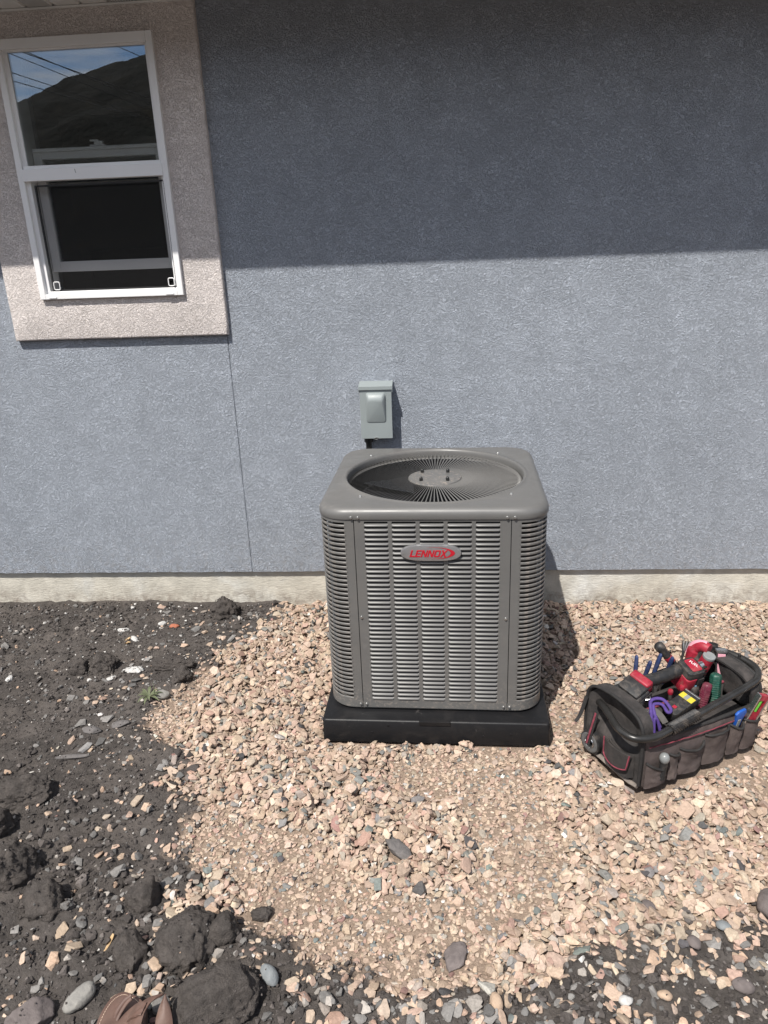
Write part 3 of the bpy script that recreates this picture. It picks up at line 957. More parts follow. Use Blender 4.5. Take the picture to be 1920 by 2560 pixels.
def tf(p, x0):
    x = (p[0] + x0) * scale_x + p[1] * scale_z * 0.30
    return (x - 0.0665, p[1] * scale_z - 0.0125)
for x0, g_ in shapes:
    for s_ in g_:
        if s_[0] == 'ring':
            o_, i_ = [tf(p, x0) for p in s_[1]], [tf(p, x0) for p in s_[2]]
            n = len(o_)
            for j in range(n):
                q = (j + 1) % n
                let.add([(o_[j][0], -0.0031, o_[j][1]), (o_[q][0], -0.0031, o_[q][1]), (i_[q][0], -0.0031, i_[q][1]), (i_[j][0], -0.0031, i_[j][1]),
                         (o_[j][0], -0.0045, o_[j][1]), (o_[q][0], -0.0045, o_[q][1]), (i_[q][0], -0.0045, i_[q][1]), (i_[j][0], -0.0045, i_[j][1])],
                        [(4, 5, 6, 7), (0, 1, 5, 4), (2, 3, 7, 6)])
        else:
            tri_prism(let, [tf(p, x0) for p in s_], -0.0028, -0.0045)
let.build('badge_lettering', M['badge_red'], badge, recalc=False)
# swoosh: a thin arc that swells into a crescent at the right
m = MB()
outer_, inner_ = [], []
for i in range(41):
    t = R(112 - 224 * i / 40)
    wdt = math.sin(math.pi * i / 40) ** 1.6
    ex, ez = 0.0640, 0.0195
    ca, sa = math.cos(t), math.sin(t)
    outer_.append((0.0105 + ex * ca, 0.0008 + ez * sa))
    inner_.append((0.0105 + (ex - 0.0125 * wdt - 0.0004) * ca - 0.0005, 0.0008 + (ez - 0.0022 * wdt - 0.0004) * sa))
n = len(outer_)
m.add([(x, -0.0042, z) for x, z in outer_] + [(x, -0.0042, z) for x, z in inner_], [(i, i + 1, n + i + 1, n + i) for i in range(n - 1)])
m.build('badge_swoosh', M['badge_red'], badge, recalc=False)

# ------------------------------------------------------------------ pad
PAD_W, PAD_F, PAD_H = 0.7566, -1.0224, 0.0727
pad = empty('equipment_pad', (ACX, PAD_F + PAD_W / 2 + 0.01, 0), -0.0231)
tag(pad, 'black plastic equipment pad lying on gravel under the air conditioner', 'equipment pad')
hw, hd = PAD_W / 2, PAD_W / 2 + 0.01
m = MB()
rings = [(0.0, -0.012), (0.0, 0.004), (0.0015, PAD_H - 0.005), (0.004, PAD_H - 0.0015), (0.008, PAD_H)]
pts = []
base_poly = rounded_rect(-hw, hw, -hd, hd, 0.012, 4)
k = len(base_poly)
for ins, z in rings:
    pts += [(x * (1 - ins / hw), y * (1 - ins / hd), z) for x, y in base_poly]
m.add(pts, [(i * k + j, i * k + (j + 1) % k, (i + 1) * k + (j + 1) % k, (i + 1) * k + j) for i in range(len(rings) - 1) for j in range(k)] + [tuple((len(rings) - 1) * k + j for j in range(k))])
m.build('slab', M['pad'], pad, smooth=45)
m = MB(); m.box(-0.052, 0.052, -hd - 0.0022, -hd + 0.02, PAD_H - 0.014, PAD_H + 0.0012)
m.build('front_tab', M['pad'], pad, bevel=0.0012)
for x, z in ((-0.21, 0.026), (-0.155, 0.055), (0.16, 0.020), (0.25, 0.03)):
    m = MB(); m.lathe([(0.0042, 0), (0.0036, 0.0012), (0.001, 0.0014)], 10)
    m.build('moulding_pip', M['pad'], pad, smooth=50, loc=(x, -hd + 0.0004, z), rot=FR)
m = MB()
for sx_ in (-1, 1):
    for sy_ in (-1, 1):
        m.box(sx_ * 0.26 - 0.03, sx_ * 0.26 + 0.03, sy_ * 0.26 - 0.03, sy_ * 0.26 + 0.03, PAD_H - 0.002, ZB - 0.005)
m.build('spacer_feet', M['black_cap'], ac, loc=(0, 0, 0))

# ------------------------------------------------------------------ disconnect box
bx = empty('disconnect_box', (0, 0, 0))
tag(bx, 'small grey green electrical disconnect box on blue wall above the air conditioner', 'electrical box')
D = 0.070
bx0, bx1, bz0, bz1 = -0.3305, -0.1985, 0.7955, 1.003
m = MB(); m.box(bx0 + 0.004, bx1 - 0.004, -D + 0.008, 0.0, bz0 + 0.003, bz1 + 0.004)
m.build('enclosure', M['box'], bx, bevel=0.002)
# cover with the raised hip-shaped boss
m = MB()
m.box(bx0, bx1, -D, -D + 0.009, bz0, bz1 - 0.002)
cover = m.build('cover', M['box'], bx, bevel=0.0018)
ex0, ex1, ez0, ez1 = -0.3065, -0.2235, 0.8660, 0.9905
cxm = (ex0 + ex1) / 2
def boss():
    # rings from the flat outward: base rectangle, then a smaller wedge that is proudest low at the top shoulder
    mb = MB()
    def ring(f, y_top, y_bot, x_in_t, x_in_b, z_t, z_b):
        n = 8
        pts = rounded_rect(0, 1, 0, 1, 0.12, 4)
        out = []
        for u, v in pts:
            xi = x_in_b + (x_in_t - x_in_b) * v
            x = ex0 + xi + (ex1 - ex0 - 2 * xi) * u
            z = z_b + (z_t - z_b) * v
            y = y_bot + (y_top - y_bot) * v
            out.append((x, y, z))
        return out
    rs = [ring(0, -D + 0.0005, -D + 0.0005, 0, 0, ez1, ez0), ring(0, -D - 0.006, -D - 0.0015, 0.0012, 0.0004, ez1 - 0.002, ez0 + 0.0004),
          ring(0, -D - 0.016, -D - 0.002, 0.006, 0.0008, ez1 - 0.010, ez0 + 0.0008), ring(0, -D - 0.023, -D - 0.0024, 0.011, 0.0012, ez1 - 0.024, ez0 + 0.0012), ring(0, -D - 0.0245, -D - 0.0026, 0.0135, 0.002, ez1 - 0.034, ez0 + 0.002)]
    k = len(rs[0])
    mb.add([v for r in rs for v in r], [(i * k + j, i * k + (j + 1) % k, (i + 1) * k + (j + 1) % k, (i + 1) * k + j) for i in range(len(rs) - 1) for j in range(k)] + [tuple((len(rs) - 1) * k + j for j in range(k))])
    return mb.build('boss', M['box'], cover, smooth=60)
boss()
m = MB()
m.prism([(-D - 0.006, bz1 - 0.001), (-D - 0.006, bz1 + 0.014), (-0.012, bz1 + 0.024), (0.0, bz1 + 0.024), (0.0, bz1 + 0.018), (-D - 0.0035, bz1 + 0.011), (-D - 0.0035, bz1 - 0.001)], bx0 - 0.004, bx1 + 0.004, axis='x')
for x in (bx0 - 0.004, bx1 + 0.0015):
    m.prism([(-D - 0.0035, bz1 - 0.012), (-D - 0.0035, bz1 + 0.011), (0.0, bz1 + 0.018), (0.0, bz1 - 0.012)], x, x + 0.0025, axis='x')
m.build('hood', M['box'], bx, bevel=0.0008)
m = MB(); m.tube([(-0.268 + 0.0085 * math.cos(a), -D - 0.004, bz0 + 0.0015 + 0.0042 * math.sin(a)) for a in [2 * math.pi * i / 16 for i in range(16)]], 0.0022, 6, closed=True)
m.build('hasp_ring', M['screw'], bx, smooth=60)
m = MB()
m.tube(bez([(-0.304, -0.034, bz0 + 0.006), (-0.304, -0.034, 0.70), (-0.302, -0.034, 0.52), (-0.26, -0.06, 0.40), (-0.18, -0.16, 0.37), (-0.14, -0.26, 0.38)], 8), 0.0125, 12)
m.tube([(-0.304, -0.034, bz0 + 0.004), (-0.304, -0.034, bz0 - 0.022)], 0.019, 8)
m.build('conduit', M['black_cap'], bx, smooth=50)

# ------------------------------------------------------------------ ground
GRAVEL_EDGE = [(-0.707, -0.108), (-0.828, -0.319), (-0.938, -0.537), (-1.016, -0.735), (-1.077, -0.951), (-0.877, -1.099), (-0.801, -1.263), (-0.771, -1.418), (-0.776, -1.506), (-0.686, -1.6), (-0.67, -1.688), (-0.573, -1.733), (-0.48, -1.756), (-0.419, -1.798), (-0.304, -1.819), (-0.22, -1.885), (-0.094, -1.892), (0.031, -1.865), (0.184, -1.881), (0.343, -1.796), (0.476, -1.73), (0.593, -1.701), (0.655, -1.711), (0.77, -1.688), (1.3, -1.66), (2.3, -1.6), (2.3, 0.2), (-0.69, 0.2)]
def vnoise(x, y, f, seed=0):
    """smooth value noise, -1..1"""
    rs = np.random.default_rng(100 + seed)
    tab = rs.uniform(-1, 1, (256, 256))
    X, Y = np.asarray(x) * f + 57.3, np.asarray(y) * f + 91.7
    xi, yi = np.floor(X).astype(int), np.floor(Y).astype(int)
    fx, fy = X - xi, Y - yi
    fx, fy = fx * fx * (3 - 2 * fx), fy * fy * (3 - 2 * fy)
    a = tab[xi & 255, yi & 255]; b = tab[(xi + 1) & 255, yi & 255]
    c = tab[xi & 255, (yi + 1) & 255]; d = tab[(xi + 1) & 255, (yi + 1) & 255]
    return (a * (1 - fx) + b * fx) * (1 - fy) + (c * (1 - fx) + d * fx) * fy
def poly_sd(x, y, poly):
    """signed distance, positive inside"""
    x, y = np.asarray(x, float), np.asarray(y, float)
    ins = np.zeros(x.shape, bool); dm = np.full(x.shape, 1e9)
    for (x0, y0), (x1, y1) in zip(poly, poly[1:] + poly[:1]):
        c = ((y0 > y) != (y1 > y)) & (x < (x1 - x0) * (y - y0) / (y1 - y0 + 1e-12) + x0)
        ins ^= c
        t = np.clip(((x - x0) * (x1 - x0) + (y - y0) * (y1 - y0)) / ((x1 - x0) ** 2 + (y1 - y0) ** 2), 0, 1)
        dm = np.minimum(dm, np.hypot(x - x0 - t * (x1 - x0), y - y0 - t * (y1 - y0)))
    return np.where(ins, dm, -dm)
def sstep(a, b, v):
    t = np.clip((v - a) / (b - a), 0, 1)
    return t * t * (3 - 2 * t)
def gravel_mask(x, y):
    sd = poly_sd(x, y, GRAVEL_EDGE)
    return sd + 0.045 * vnoise(x, y, 11, 1) + 0.025 * vnoise(x, y, 31, 2)
def ground_z(x, y):
    g = sstep(-0.05, 0.04, gravel_mask(x, y))
    near = sstep(-4.5, -2.6, np.asarray(y)) * sstep(-4.5, -3.0, np.asarray(x)) * (1 - sstep(3, 4.5, np.asarray(x)))
    rough = np.abs(vnoise(x, y, 9, 3)) * 0.022 + np.abs(vnoise(x, y, 23, 4)) * 0.014 + vnoise(x, y, 60, 5) * 0.004 + vnoise(x, y, 3, 6) * 0.012
    amp = 0.55 + 0.45 * sstep(-0.9, -1.7, np.asarray(y))
    mound = 0.05 * sstep(-0.95, -1.5, np.asarray(x)) * sstep(-1.0, -1.7, np.asarray(y))
    soil = -0.016 + rough * amp + mound
    grav = -0.0255 + 0.006 * vnoise(x, y, 4, 7)
    z = soil * (1 - g) + grav * g
    return z * near - 0.02 * (1 - near)
def axis_lines(a, b, step, far, grow=1.35):
    mid = list(np.arange(a, b + step / 2, step))
    lo, d = [], step
    while (lo[-1] if lo else a) > -far:
        d *= grow; lo.append((lo[-1] if lo else a) - d)
    hi, d = [], step
    while (hi[-1] if hi else b) < far:
        d *= grow; hi.append((hi[-1] if hi else b) + d)
    return np.array(lo[::-1] + mid + hi)
gxs = axis_lines(-2.5, 2.0, 0.0085, 2500)
gys = axis_lines(-2.35, 0.03, 0.0085, 2500)
GX, GY = np.meshgrid(gxs, gys, indexing='ij')
GZ = ground_z(GX, GY)
nx_, ny_ = len(gxs), len(gys)
V = np.stack([GX, GY, GZ], -1).reshape(-1, 3)
ii, jj = np.meshgrid(np.arange(nx_ - 1), np.arange(ny_ - 1), indexing='ij')
F = np.stack([ii * ny_ + jj, (ii + 1) * ny_ + jj, (ii + 1) * ny_ + jj + 1, ii * ny_ + jj + 1], -1).reshape(-1, 4)
def np_mesh(name, V, F, mat, smooth=False):
    me = bpy.data.meshes.new(name)
    me.vertices.add(len(V)); me.vertices.foreach_set('co', V.astype(np.float32).ravel())
    k = F.shape[1]
    me.loops.add(F.size); me.loops.foreach_set('vertex_index', F.astype(np.int32).ravel())
    me.polygons.add(len(F)); me.polygons.foreach_set('loop_start', np.arange(0, F.size, k, dtype=np.int32))
    me.polygons.foreach_set('loop_total', np.full(len(F), k, dtype=np.int32))
    me.update(calc_edges=True)
    me.polygons.foreach_set('use_smooth', np.full(len(F), smooth))
    me.materials.append(mat)
    return me
me = np_mesh('ground', V, F, M['ground'], True)
at = me.attributes.new('gravel', 'FLOAT', 'POINT')
at.data.foreach_set('value', sstep(-0.03, 0.03, gravel_mask(GX, GY)).ravel().astype(np.float32))
ground = link('ground', me)
tag(ground, 'dark soil ground with a bed of dust under tan gravel', kind='structure')

# --- stones dropped one by one on a height map so that they pile up
RES = 0.004
HX0, HX1, HY0, HY1 = -2.45, 1.95, -2.30, 0.02
hn, hm = int((HX1 - HX0) / RES), int((HY1 - HY0) / RES)
hx = HX0 + (np.arange(hn) + 0.5) * RES
hy = HY0 + (np.arange(hm) + 0.5) * RES
HX, HY = np.meshgrid(hx, hy, indexing='ij')
H = ground_z(HX, HY)

def hull_template(seed, npts, sharp):
    rs = np.random.default_rng(seed)
    bm = bmesh.new()
    p = rs.normal(size=(npts, 3)); p /= np.linalg.norm(p, axis=1)[:, None]
    p = np.sign(p) * np.abs(p) ** sharp
    p *= rs.uniform(0.82, 1.08, (npts, 1))
    for q in p: bm.verts.new(q)
    r = bmesh.ops.convex_hull(bm, input=bm.verts)
    bmesh.ops.delete(bm, geom=[v for v in bm.verts if not v.link_faces], context='VERTS')
    bmesh.ops.triangulate(bm, faces=bm.faces)
    bmesh.ops.recalc_face_normals(bm, faces=bm.faces)
    bm.verts.index_update()
    V = np.array([v.co[:] for v in bm.verts]); F = np.array([[v.index for v in f.verts] for f in bm.faces])
    bm.free()
    V /= np.abs(V).max(axis=0)
    return V, F
CHIPS = [hull_template(i, 15, 0.72) for i in range(28)] + [hull_template(100 + i, 20, 0.95) for i in range(14)]
CRUMBS = [hull_template(300 + i, 13, 0.9) for i in range(20)]

PAD_RECT = (ACX - PAD_W / 2 - 0.004, ACX + PAD_W / 2 + 0.004, PAD_F - 0.002, PAD_F + PAD_W + 0.02)
BAG_O, BAG_A = Vector((0.5819, -1.2455, 0)), math.atan2(0.4848, 0.8746)
def blocked(x, y, r):
    if PAD_RECT[0] - r * 0.7 < x < PAD_RECT[1] + r * 0.7 and PAD_RECT[2] - r * 0.7 < y < PAD_RECT[3] + r * 0.7: return True
    dx, dy = x - BAG_O.x, y - BAG_O.y
    s_ = dx * math.cos(BAG_A) + dy * math.sin(BAG_A); t_ = -dx * math.sin(BAG_A) + dy * math.cos(BAG_A)
    return -0.018 - r * 0.5 < s_ < 0.478 + r * 0.5 and -0.022 - r * 0.5 < t_ < 0.262 + r * 0.5
def drop(x, y, a, b, c, yaw, tilt, sink=0.0):
    """rest a stone of half sizes a,b,c on the height map; returns centre and rotation, and raises the map"""
    r = max(a, b)
    i0, i1 = int((x - r - HX0) / RES), int((x + r - HX0) / RES) + 1
    j0, j1 = int((y - r - HY0) / RES), int((y + r - HY0) / RES) + 1
    if i0 < 1 or j0 < 1 or i1 >= hn - 1 or j1 >= hm - 1: return None
    dx = hx[i0:i1, None] - x; dy = hy[None, j0:j1] - y
    cs, sn = math.cos(yaw), math.sin(yaw)
    rho = ((dx * cs + dy * sn) / a) ** 2 + ((-dx * sn + dy * cs) / b) ** 2
    msk = rho < 1
    n = msk.sum()
    win = H[i0:i1, j0:j1]
    if n < 3:
        h0 = float(win.mean()); gx_ = gy_ = 0.0; hmax = h0
    else:
        hh = win[msk]; X = np.broadcast_to(dx, win.shape)[msk]; Y = np.broadcast_to(dy, win.shape)[msk]
        h0 = float(hh.mean())
        gx_ = float((X * (hh - h0)).sum() / ((X * X).sum() + 1e-9)); gy_ = float((Y * (hh - h0)).sum() / ((Y * Y).sum() + 1e-9))
        gx_ = max(-0.7, min(0.7, gx_)); gy_ = max(-0.7, min(0.7, gy_))
        hmax = float(np.partition(hh, int(n * 0.85))[int(n * 0.85)]) if n > 6 else float(hh.max())
    gx_ += random.gauss(0, tilt); gy_ += random.gauss(0, tilt)
    zc = h0 + (hmax - h0) * 0.22 + c * (0.42 - sink)
    top = zc + c * np.sqrt(np.clip(1 - rho, 0, 1)) * 0.92 + gx_ * dx + gy_ * dy
    np.maximum(win, np.where(msk, top, -9), out=win)
    nrm = Vector((-gx_, -gy_, 1)).normalized()
    q = Vector((0, 0, 1)).rotation_difference(nrm)
    m3 = q.to_matrix() @ Matrix.Rotation(yaw, 3, 'Z')
    return (x, y, zc), m3
def assemble(name, items, templates, mat):
    """items: (template, half sizes, rotation, centre, colour)"""
    groups = {}
    for it in items: groups.setdefault(it[0], []).append(it)
    Vs, Fs, Cs, off = [], [], [], 0
    for t, its in groups.items():
        tv, tf_ = templates[t]
        S = np.array([i[1] for i in its]); Rm = np.array([[list(r) for r in i[2]] for i in its]); P = np.array([i[3] for i in its]); C_ = np.array([i[4] for i in its])
        vv = np.einsum('nij,nkj->nki', Rm, tv[None] * S[:, None, :]) + P[:, None, :]
        n, k = len(its), len(tv)
        Vs.append(vv.reshape(-1, 3)); Cs.append(np.repeat(C_, k, axis=0))
        Fs.append((tf_[None] + (off + np.arange(n) * k)[:, None, None]).reshape(-1, 3))
        off += n * k
    V, F, C_ = np.concatenate(Vs), np.concatenate(Fs), np.concatenate(Cs)
    me = np_mesh(name, V, F, mat)
    ca = me.color_attributes.new('stone_colour', 'FLOAT_COLOR', 'POINT')
    ca.data.foreach_set('color', np.concatenate([C_, np.ones((len(C_), 1))], 1).astype(np.float32).ravel())
    return link(name, me)

def gravel_colour(rnd):
    k = rnd.random()
    if k < 0.54: c = (0.415, 0.312, 0.240)
    elif k < 0.78: c = (0.47, 0.375, 0.295)
    elif k < 0.85: c = (0.385, 0.262, 0.208)
    elif k < 0.905: c = (0.33, 0.288, 0.243)
    elif k < 0.945: c = (0.21, 0.205, 0.195)
    elif k < 0.965: c = (0.085, 0.082, 0.082)
    elif k < 0.980: c = (0.52, 0.49, 0.45)
    elif k < 0.990: c = (0.26, 0.16, 0.14)
    else: c = (0.17, 0.19, 0.18)
    f = rnd.uniform(0.72, 1.14)
    return tuple(min(0.8, x * f * rnd.uniform(0.97, 1.03)) for x in c)
def soil_colour(rnd):
    f = rnd.uniform(0.6, 1.25) * (1.7 if rnd.random() < 0.18 else 1.0)
    return (0.072 * f, 0.063 * f, 0.0585 * f)
def grey_colour(rnd):
    k = rnd.random()
    c = (0.20, 0.19, 0.18) if k < 0.5 else ((0.13, 0.125, 0.12) if k < 0.75 else ((0.33, 0.30, 0.27) if k < 0.9 else (0.42, 0.30, 0.22)))
    f = rnd.uniform(0.75, 1.25)
    return tuple(x * f for x in c)
rnd = random.Random(21)

# big named clods and stones first, so that the small ones gather round them
def clod_mesh(name, dims, seed, mat, rough=0.28, sub=4, freq=1.6, flatb=0.5):
    bm = bmesh.new()
    bmesh.ops.create_icosphere(bm, subdivisions=sub, radius=1)
    off = Vector((seed * 3.17, seed * 1.91, seed * 7.3))
    rp = random.Random(seed * 17 + 5)
    planes = []
    for _k in range(9):
        nv = Vector((rp.gauss(0, 1), rp.gauss(0, 1), rp.gauss(0.2, 0.8))).normalized()
        planes.append((nv, rp.uniform(0.62, 0.86)))
    cut = 0.92 if rough > 0.1 else 0.35
    for v in bm.verts:
        d = v.co.normalized()
        p_ = d.copy()
        for nv, dd in planes:
            e_ = p_.dot(nv) - dd
            if e_ > 0: p_ -= nv * e_ * cut
        n = mnoise.fractal(d * freq * 1.6 + off, 0.55, 2.1, 8) * rough * 0.62
        n += (mnoise.voronoi(d * freq * 2.6 + off)[0][0] - 0.4) * rough * 0.45
        v.co = p_ * (1.08 + n)
        if v.co.z < -flatb: v.co.z = -flatb - (v.co.z + flatb) * -0.15
        v.co.x *= dims[0]; v.co.y *= dims[1]; v.co.z *= dims[2]
    me = bpy.data.meshes.new(name); bm.to_mesh(me); bm.free()
    me.polygons.foreach_set('use_smooth', [True] * len(me.polygons))
    me.materials.append(mat)
    return me
def place_rock(name, label, cat, x, y, dims, seed, mat, yaw=0.0, rough=0.28, sub=4, tilt=0.08, sink=0.1, freq=1.6, group=None, flatb=0.5):
    res = drop(x, y, dims[0] * 0.95, dims[1] * 0.95, dims[2], yaw, tilt, sink)
    p, m3 = res if res else ((x, y, float(ground_z(np.array(x), np.array(y))) + dims[2] * 0.4), Matrix.Rotation(yaw, 3, 'Z'))
    ROCK_SPOTS.append((x, y, dims[0], dims[1], yaw))
    o = link(name, clod_mesh(name, dims, seed, mat, rough, sub, freq, flatb))
    mm = m3.to_4x4(); mm.translation = p
    o.matrix_world = mm
    return tag(o, label, cat, group)

ROCK_SPOTS = []
PR = place_rock
PR('dirt_clod', 'largest dark dirt clod, tall block in front of the brown sandal', 'dirt clod', -0.630, -1.800, (0.066, 0.088, 0.062), 1, M['clod'], 0.25, 0.22, 5, sink=0.2, group='dirt clods')
PR('dirt_clod', 'broad speckled dirt clod at the bottom edge right of the brown sandal', 'dirt clod', -0.500, -1.955, (0.098, 0.078, 0.062), 2, M['clod'], 0.5, 0.20, 5, sink=0.2, group='dirt clods')
PR('dirt_clod', 'small dirt clod tucked against the right side of the largest clod', 'dirt clod', -0.545, -1.772, (0.036, 0.040, 0.040), 3, M['clod'], 0.1, 0.25, 4, group='dirt clods')
PR('dirt_clod', 'dirt clod lying between the pale wood splinter and the largest clod', 'dirt clod', -0.752, -1.838, (0.038, 0.052, 0.040), 4, M['clod'], 0.2, 0.3, 4, group='dirt clods')
PR('dirt_clod', 'rounded dirt clod beside the gravel edge above the largest clod', 'dirt clod', -0.786, -1.672, (0.042, 0.042, 0.046), 5, M['clod'], 1.0, 0.3, 4, group='dirt clods')
PR('dirt_clod', 'upright dark dirt clod leaning against the pale foundation', 'dirt clod', -0.998, -0.110, (0.066, 0.045, 0.062), 6, M['clod'], 0.15, 0.3, 5, sink=0.0, group='dirt clods')
PR('dirt_clod', 'round dark dirt clod on bare soil, left of the white mortar streak', 'dirt clod', -1.360, -0.575, (0.058, 0.05, 0.048), 7, M['clod'], 0.0, 0.3, 5, group='dirt clods')
PR('dirt_clod', 'small dirt clod touching the left side of the round dark clod', 'dirt clod', -1.455, -0.610, (0.042, 0.036, 0.036), 8, M['clod'], 0.6, 0.3, 4, group='dirt clods')
PR('dirt_clod', 'long low dirt clod at the gravel edge below the upright clod', 'dirt clod', -1.085, -0.560, (0.085, 0.045, 0.036), 9, M['clod'], 0.1, 0.32, 5, group='dirt clods')
PR('dirt_clod', 'knobbly dirt clod just in front of the long low clod', 'dirt clod', -1.020, -0.650, (0.045, 0.038, 0.032), 10, M['clod'], 0.9, 0.34, 4, group='dirt clods')
PR('dirt_clod', 'large dark dirt clod at the left edge, uppermost of three there', 'dirt clod', -1.290, -1.330, (0.078, 0.058, 0.045), 11, M['clod'], 0.3, 0.3, 5, sink=0.15, group='dirt clods')
PR('dirt_clod', 'large dark dirt clod at the left edge with deep shadow to its right', 'dirt clod', -1.185, -1.635, (0.088, 0.060, 0.068), 12, M['clod'], 0.5, 0.28, 5, sink=0.1, group='dirt clods')
PR('dirt_clod', 'crumbling dirt clod just right of the deep shadow at the left edge', 'dirt clod', -1.030, -1.705, (0.052, 0.046, 0.052), 13, M['clod'], 0.2, 0.32, 4, group='dirt clods')
PR('dirt_clod', 'dark dirt clod at the left edge beside the shaded hollow, below the uppermost one', 'dirt clod', -1.300, -1.480, (0.070, 0.045, 0.050), 14, M['clod'], 0.2, 0.3, 4, group='dirt clods')
PR('dirt_clod', 'small dark clod half sunk in gravel left of the plum flat stone', 'dirt clod', -0.470, -1.700, (0.026, 0.022, 0.018), 15, M['clod'], 0.2, 0.3, 4, group='dirt clods')
PR('stone', 'charcoal oblong stone lying on gravel in front of the black pad', 'stone', -0.134, -1.491, (0.044, 0.0245, 0.020), 21, M['rock_dark'], -0.75, 0.13, 4, sink=-0.55, freq=1.1)
PR('stone', 'large smooth grey cobble cut off by the right edge', 'stone', 0.815, -1.640, (0.050, 0.046, 0.030), 22, M['rock_plum'], 0.4, 0.06, 4, sink=-0.2, freq=0.8)
PR('stone', 'flat plum stone half buried at the lower edge of the gravel', 'stone', 0.014, -1.800, (0.027, 0.036, 0.010), 23, M['rock_plum'], -0.35, 0.26, 4, sink=-0.1, freq=1.0)
PR('stone', 'plum grey stone at the bottom left corner beside the sandal', 'stone', -0.915, -2.000, (0.046, 0.036, 0.034), 24, M['rock_plum'], 0.6, 0.16, 4, freq=1.0)
PR('stone', 'angular grey stone between the corner stone and the sandal', 'stone', -0.822, -1.958, (0.036, 0.021, 0.022), 25, M['rock_grey'], 0.85, 0.12, 4, freq=1.0, sink=-0.2)
PR('stone', 'smooth blue grey egg-shaped pebble right of the broad speckled clod', 'stone', -0.408, -1.885, (0.027, 0.016, 0.015), 26, M['rock_blue'], -0.8, 0.06, 4, freq=0.8, sink=-0.4)
PR('stone', 'round plum stone by the dark soil patch in the lower right', 'stone', 0.575, -1.754, (0.017, 0.019, 0.012), 27, M['rock_plum'], 0.2, 0.09, 3, freq=0.9, sink=-0.4)
PR('stone', 'wide plum grey stone on dark soil near the lower right corner', 'stone', 0.649, -1.859, (0.023, 0.018, 0.012), 28, M['rock_plum'], -0.1, 0.09, 3, freq=0.9, sink=-0.4)
PR('stone', 'pale blue grey pebble above the dark soil in the lower right', 'stone', 0.661, -1.706, (0.0165, 0.018, 0.011), 29, M['rock_blue'], 0.3, 0.1, 3, freq=1.0, sink=-0.5)
PR('stone', 'upright tan block of stone on soil at the bottom edge', 'stone', 0.099, -1.944, (0.014, 0.022, 0.015), 30, M['rock_tan'], 0.1, 0.1, 3, freq=1.0, sink=-0.4)
PR('stone', 'white broken stone on dark soil near the bottom right', 'stone', 0.385, -1.905, (0.017, 0.014, 0.010), 31, M['rock_white'], 0.2, 0.16, 3, sink=-0.4)
PR('stone', 'smooth peach pebble on dark soil near the bottom right', 'stone', 0.470, -1.892, (0.016, 0.0135, 0.010), 32, M['rock_tan'], 0.2, 0.05, 3, freq=0.7, sink=-0.4)
PR('stone', 'long flat grey stone on soil left of the gravel edge', 'stone', -1.146, -0.955, (0.036, 0.016, 0.010), 33, M['rock_dark'], 0.15, 0.12, 3, sink=-0.2)
PR('stone', 'flat grey stone left of the long flat one on bare soil', 'stone', -1.235, -0.985, (0.036, 0.016, 0.010), 34, M['rock_dark'], -0.1, 0.12, 3, sink=-0.2)
PR('stone', 'grey stone beside the small weed at the gravel edge', 'stone', -1.058, -0.765, (0.026, 0.020, 0.018), 35, M['rock_grey'], 0.3, 0.16, 3, sink=-0.3)
PR('stone', 'long brown grey slab of stone on soil, farthest from the gravel', 'stone', -1.235, -1.125, (0.055, 0.012, 0.008), 36, M['rock_dark'], 0.16, 0.12, 3, sink=-0.2)
PR('stone', 'purple grey oval pebble at the top of the lower right soil patch', 'stone', 0.500, -1.650, (0.0145, 0.021, 0.011), 37, M['rock_plum'], 0.2, 0.07, 3, sink=-0.5)
for i, (x, y, a, lab) in enumerate(((-1.416, -0.255, 0.042, 'bright white splash of dry mortar on soil near the foundation'), (-1.262, -0.190, 0.035, 'white mortar crumb lying left of the red clay fragment'),
        (-1.335, -0.335, 0.038, 'white mortar crumb above the orange wood chip'), (-1.235, -0.600, 0.060, 'long white mortar streak beside the long low clod'), (-1.300, -0.655, 0.034, 'white mortar crumb below the round dark clod'),
        (-1.72, -0.66, 0.036, 'white mortar crumb at the left edge of the picture'))):
    PR('mortar_crumb', lab, 'mortar', x, y, (a * 0.62, a * 0.4, 0.008), 40 + i, M['rock_white'], 0.2 + i, 0.5, 4, sink=0.3, freq=2.4, group='mortar crumbs on the soil')
PR('clay_fragment', 'small orange red broken clay fragment on soil near the foundation', 'clay fragment', -1.196, -0.222, (0.022, 0.013, 0.010), 50, M['brick_red'], 0.1, 0.4, 3, sink=-0.2, freq=2.2)
def stick(name, label, cat, x, y, L, yaw, w=0.006, bend=0.1):
    res = drop(x, y, L / 2, w * 1.2, w * 0.6, yaw, 0.1, -0.6)
    m_ = MB()
    def f(u, v):
        xx_ = (u - 0.5) * L
        return (xx_, (v - 0.5) * 2 * w * (0.75 + 0.25 * math.sin(u * 9)) + bend * L * (u - 0.5) ** 2 * 4 * 0.5, 0.0015 * math.sin(u * 7 + v * 3))
    m_.sheet(f, 10, 3, w * 0.45)
    o_ = m_.build(name, M['wood'], None, smooth=40)
    mm = res[1].to_4x4(); mm.translation = res[0]
    o_.matrix_world = mm
    return tag(o_, label, cat)
stick('wood_chip', 'curved orange wood chip on soil near the white mortar', 'wood chip', -1.362, -0.370, 0.062, -1.2, 0.009, 0.5)
stick('wood_splinter', 'pale yellow wood splinter on soil beside the largest clod', 'wood splinter', -0.822, -1.808, 0.045, 0.95, 0.005, 0.1)
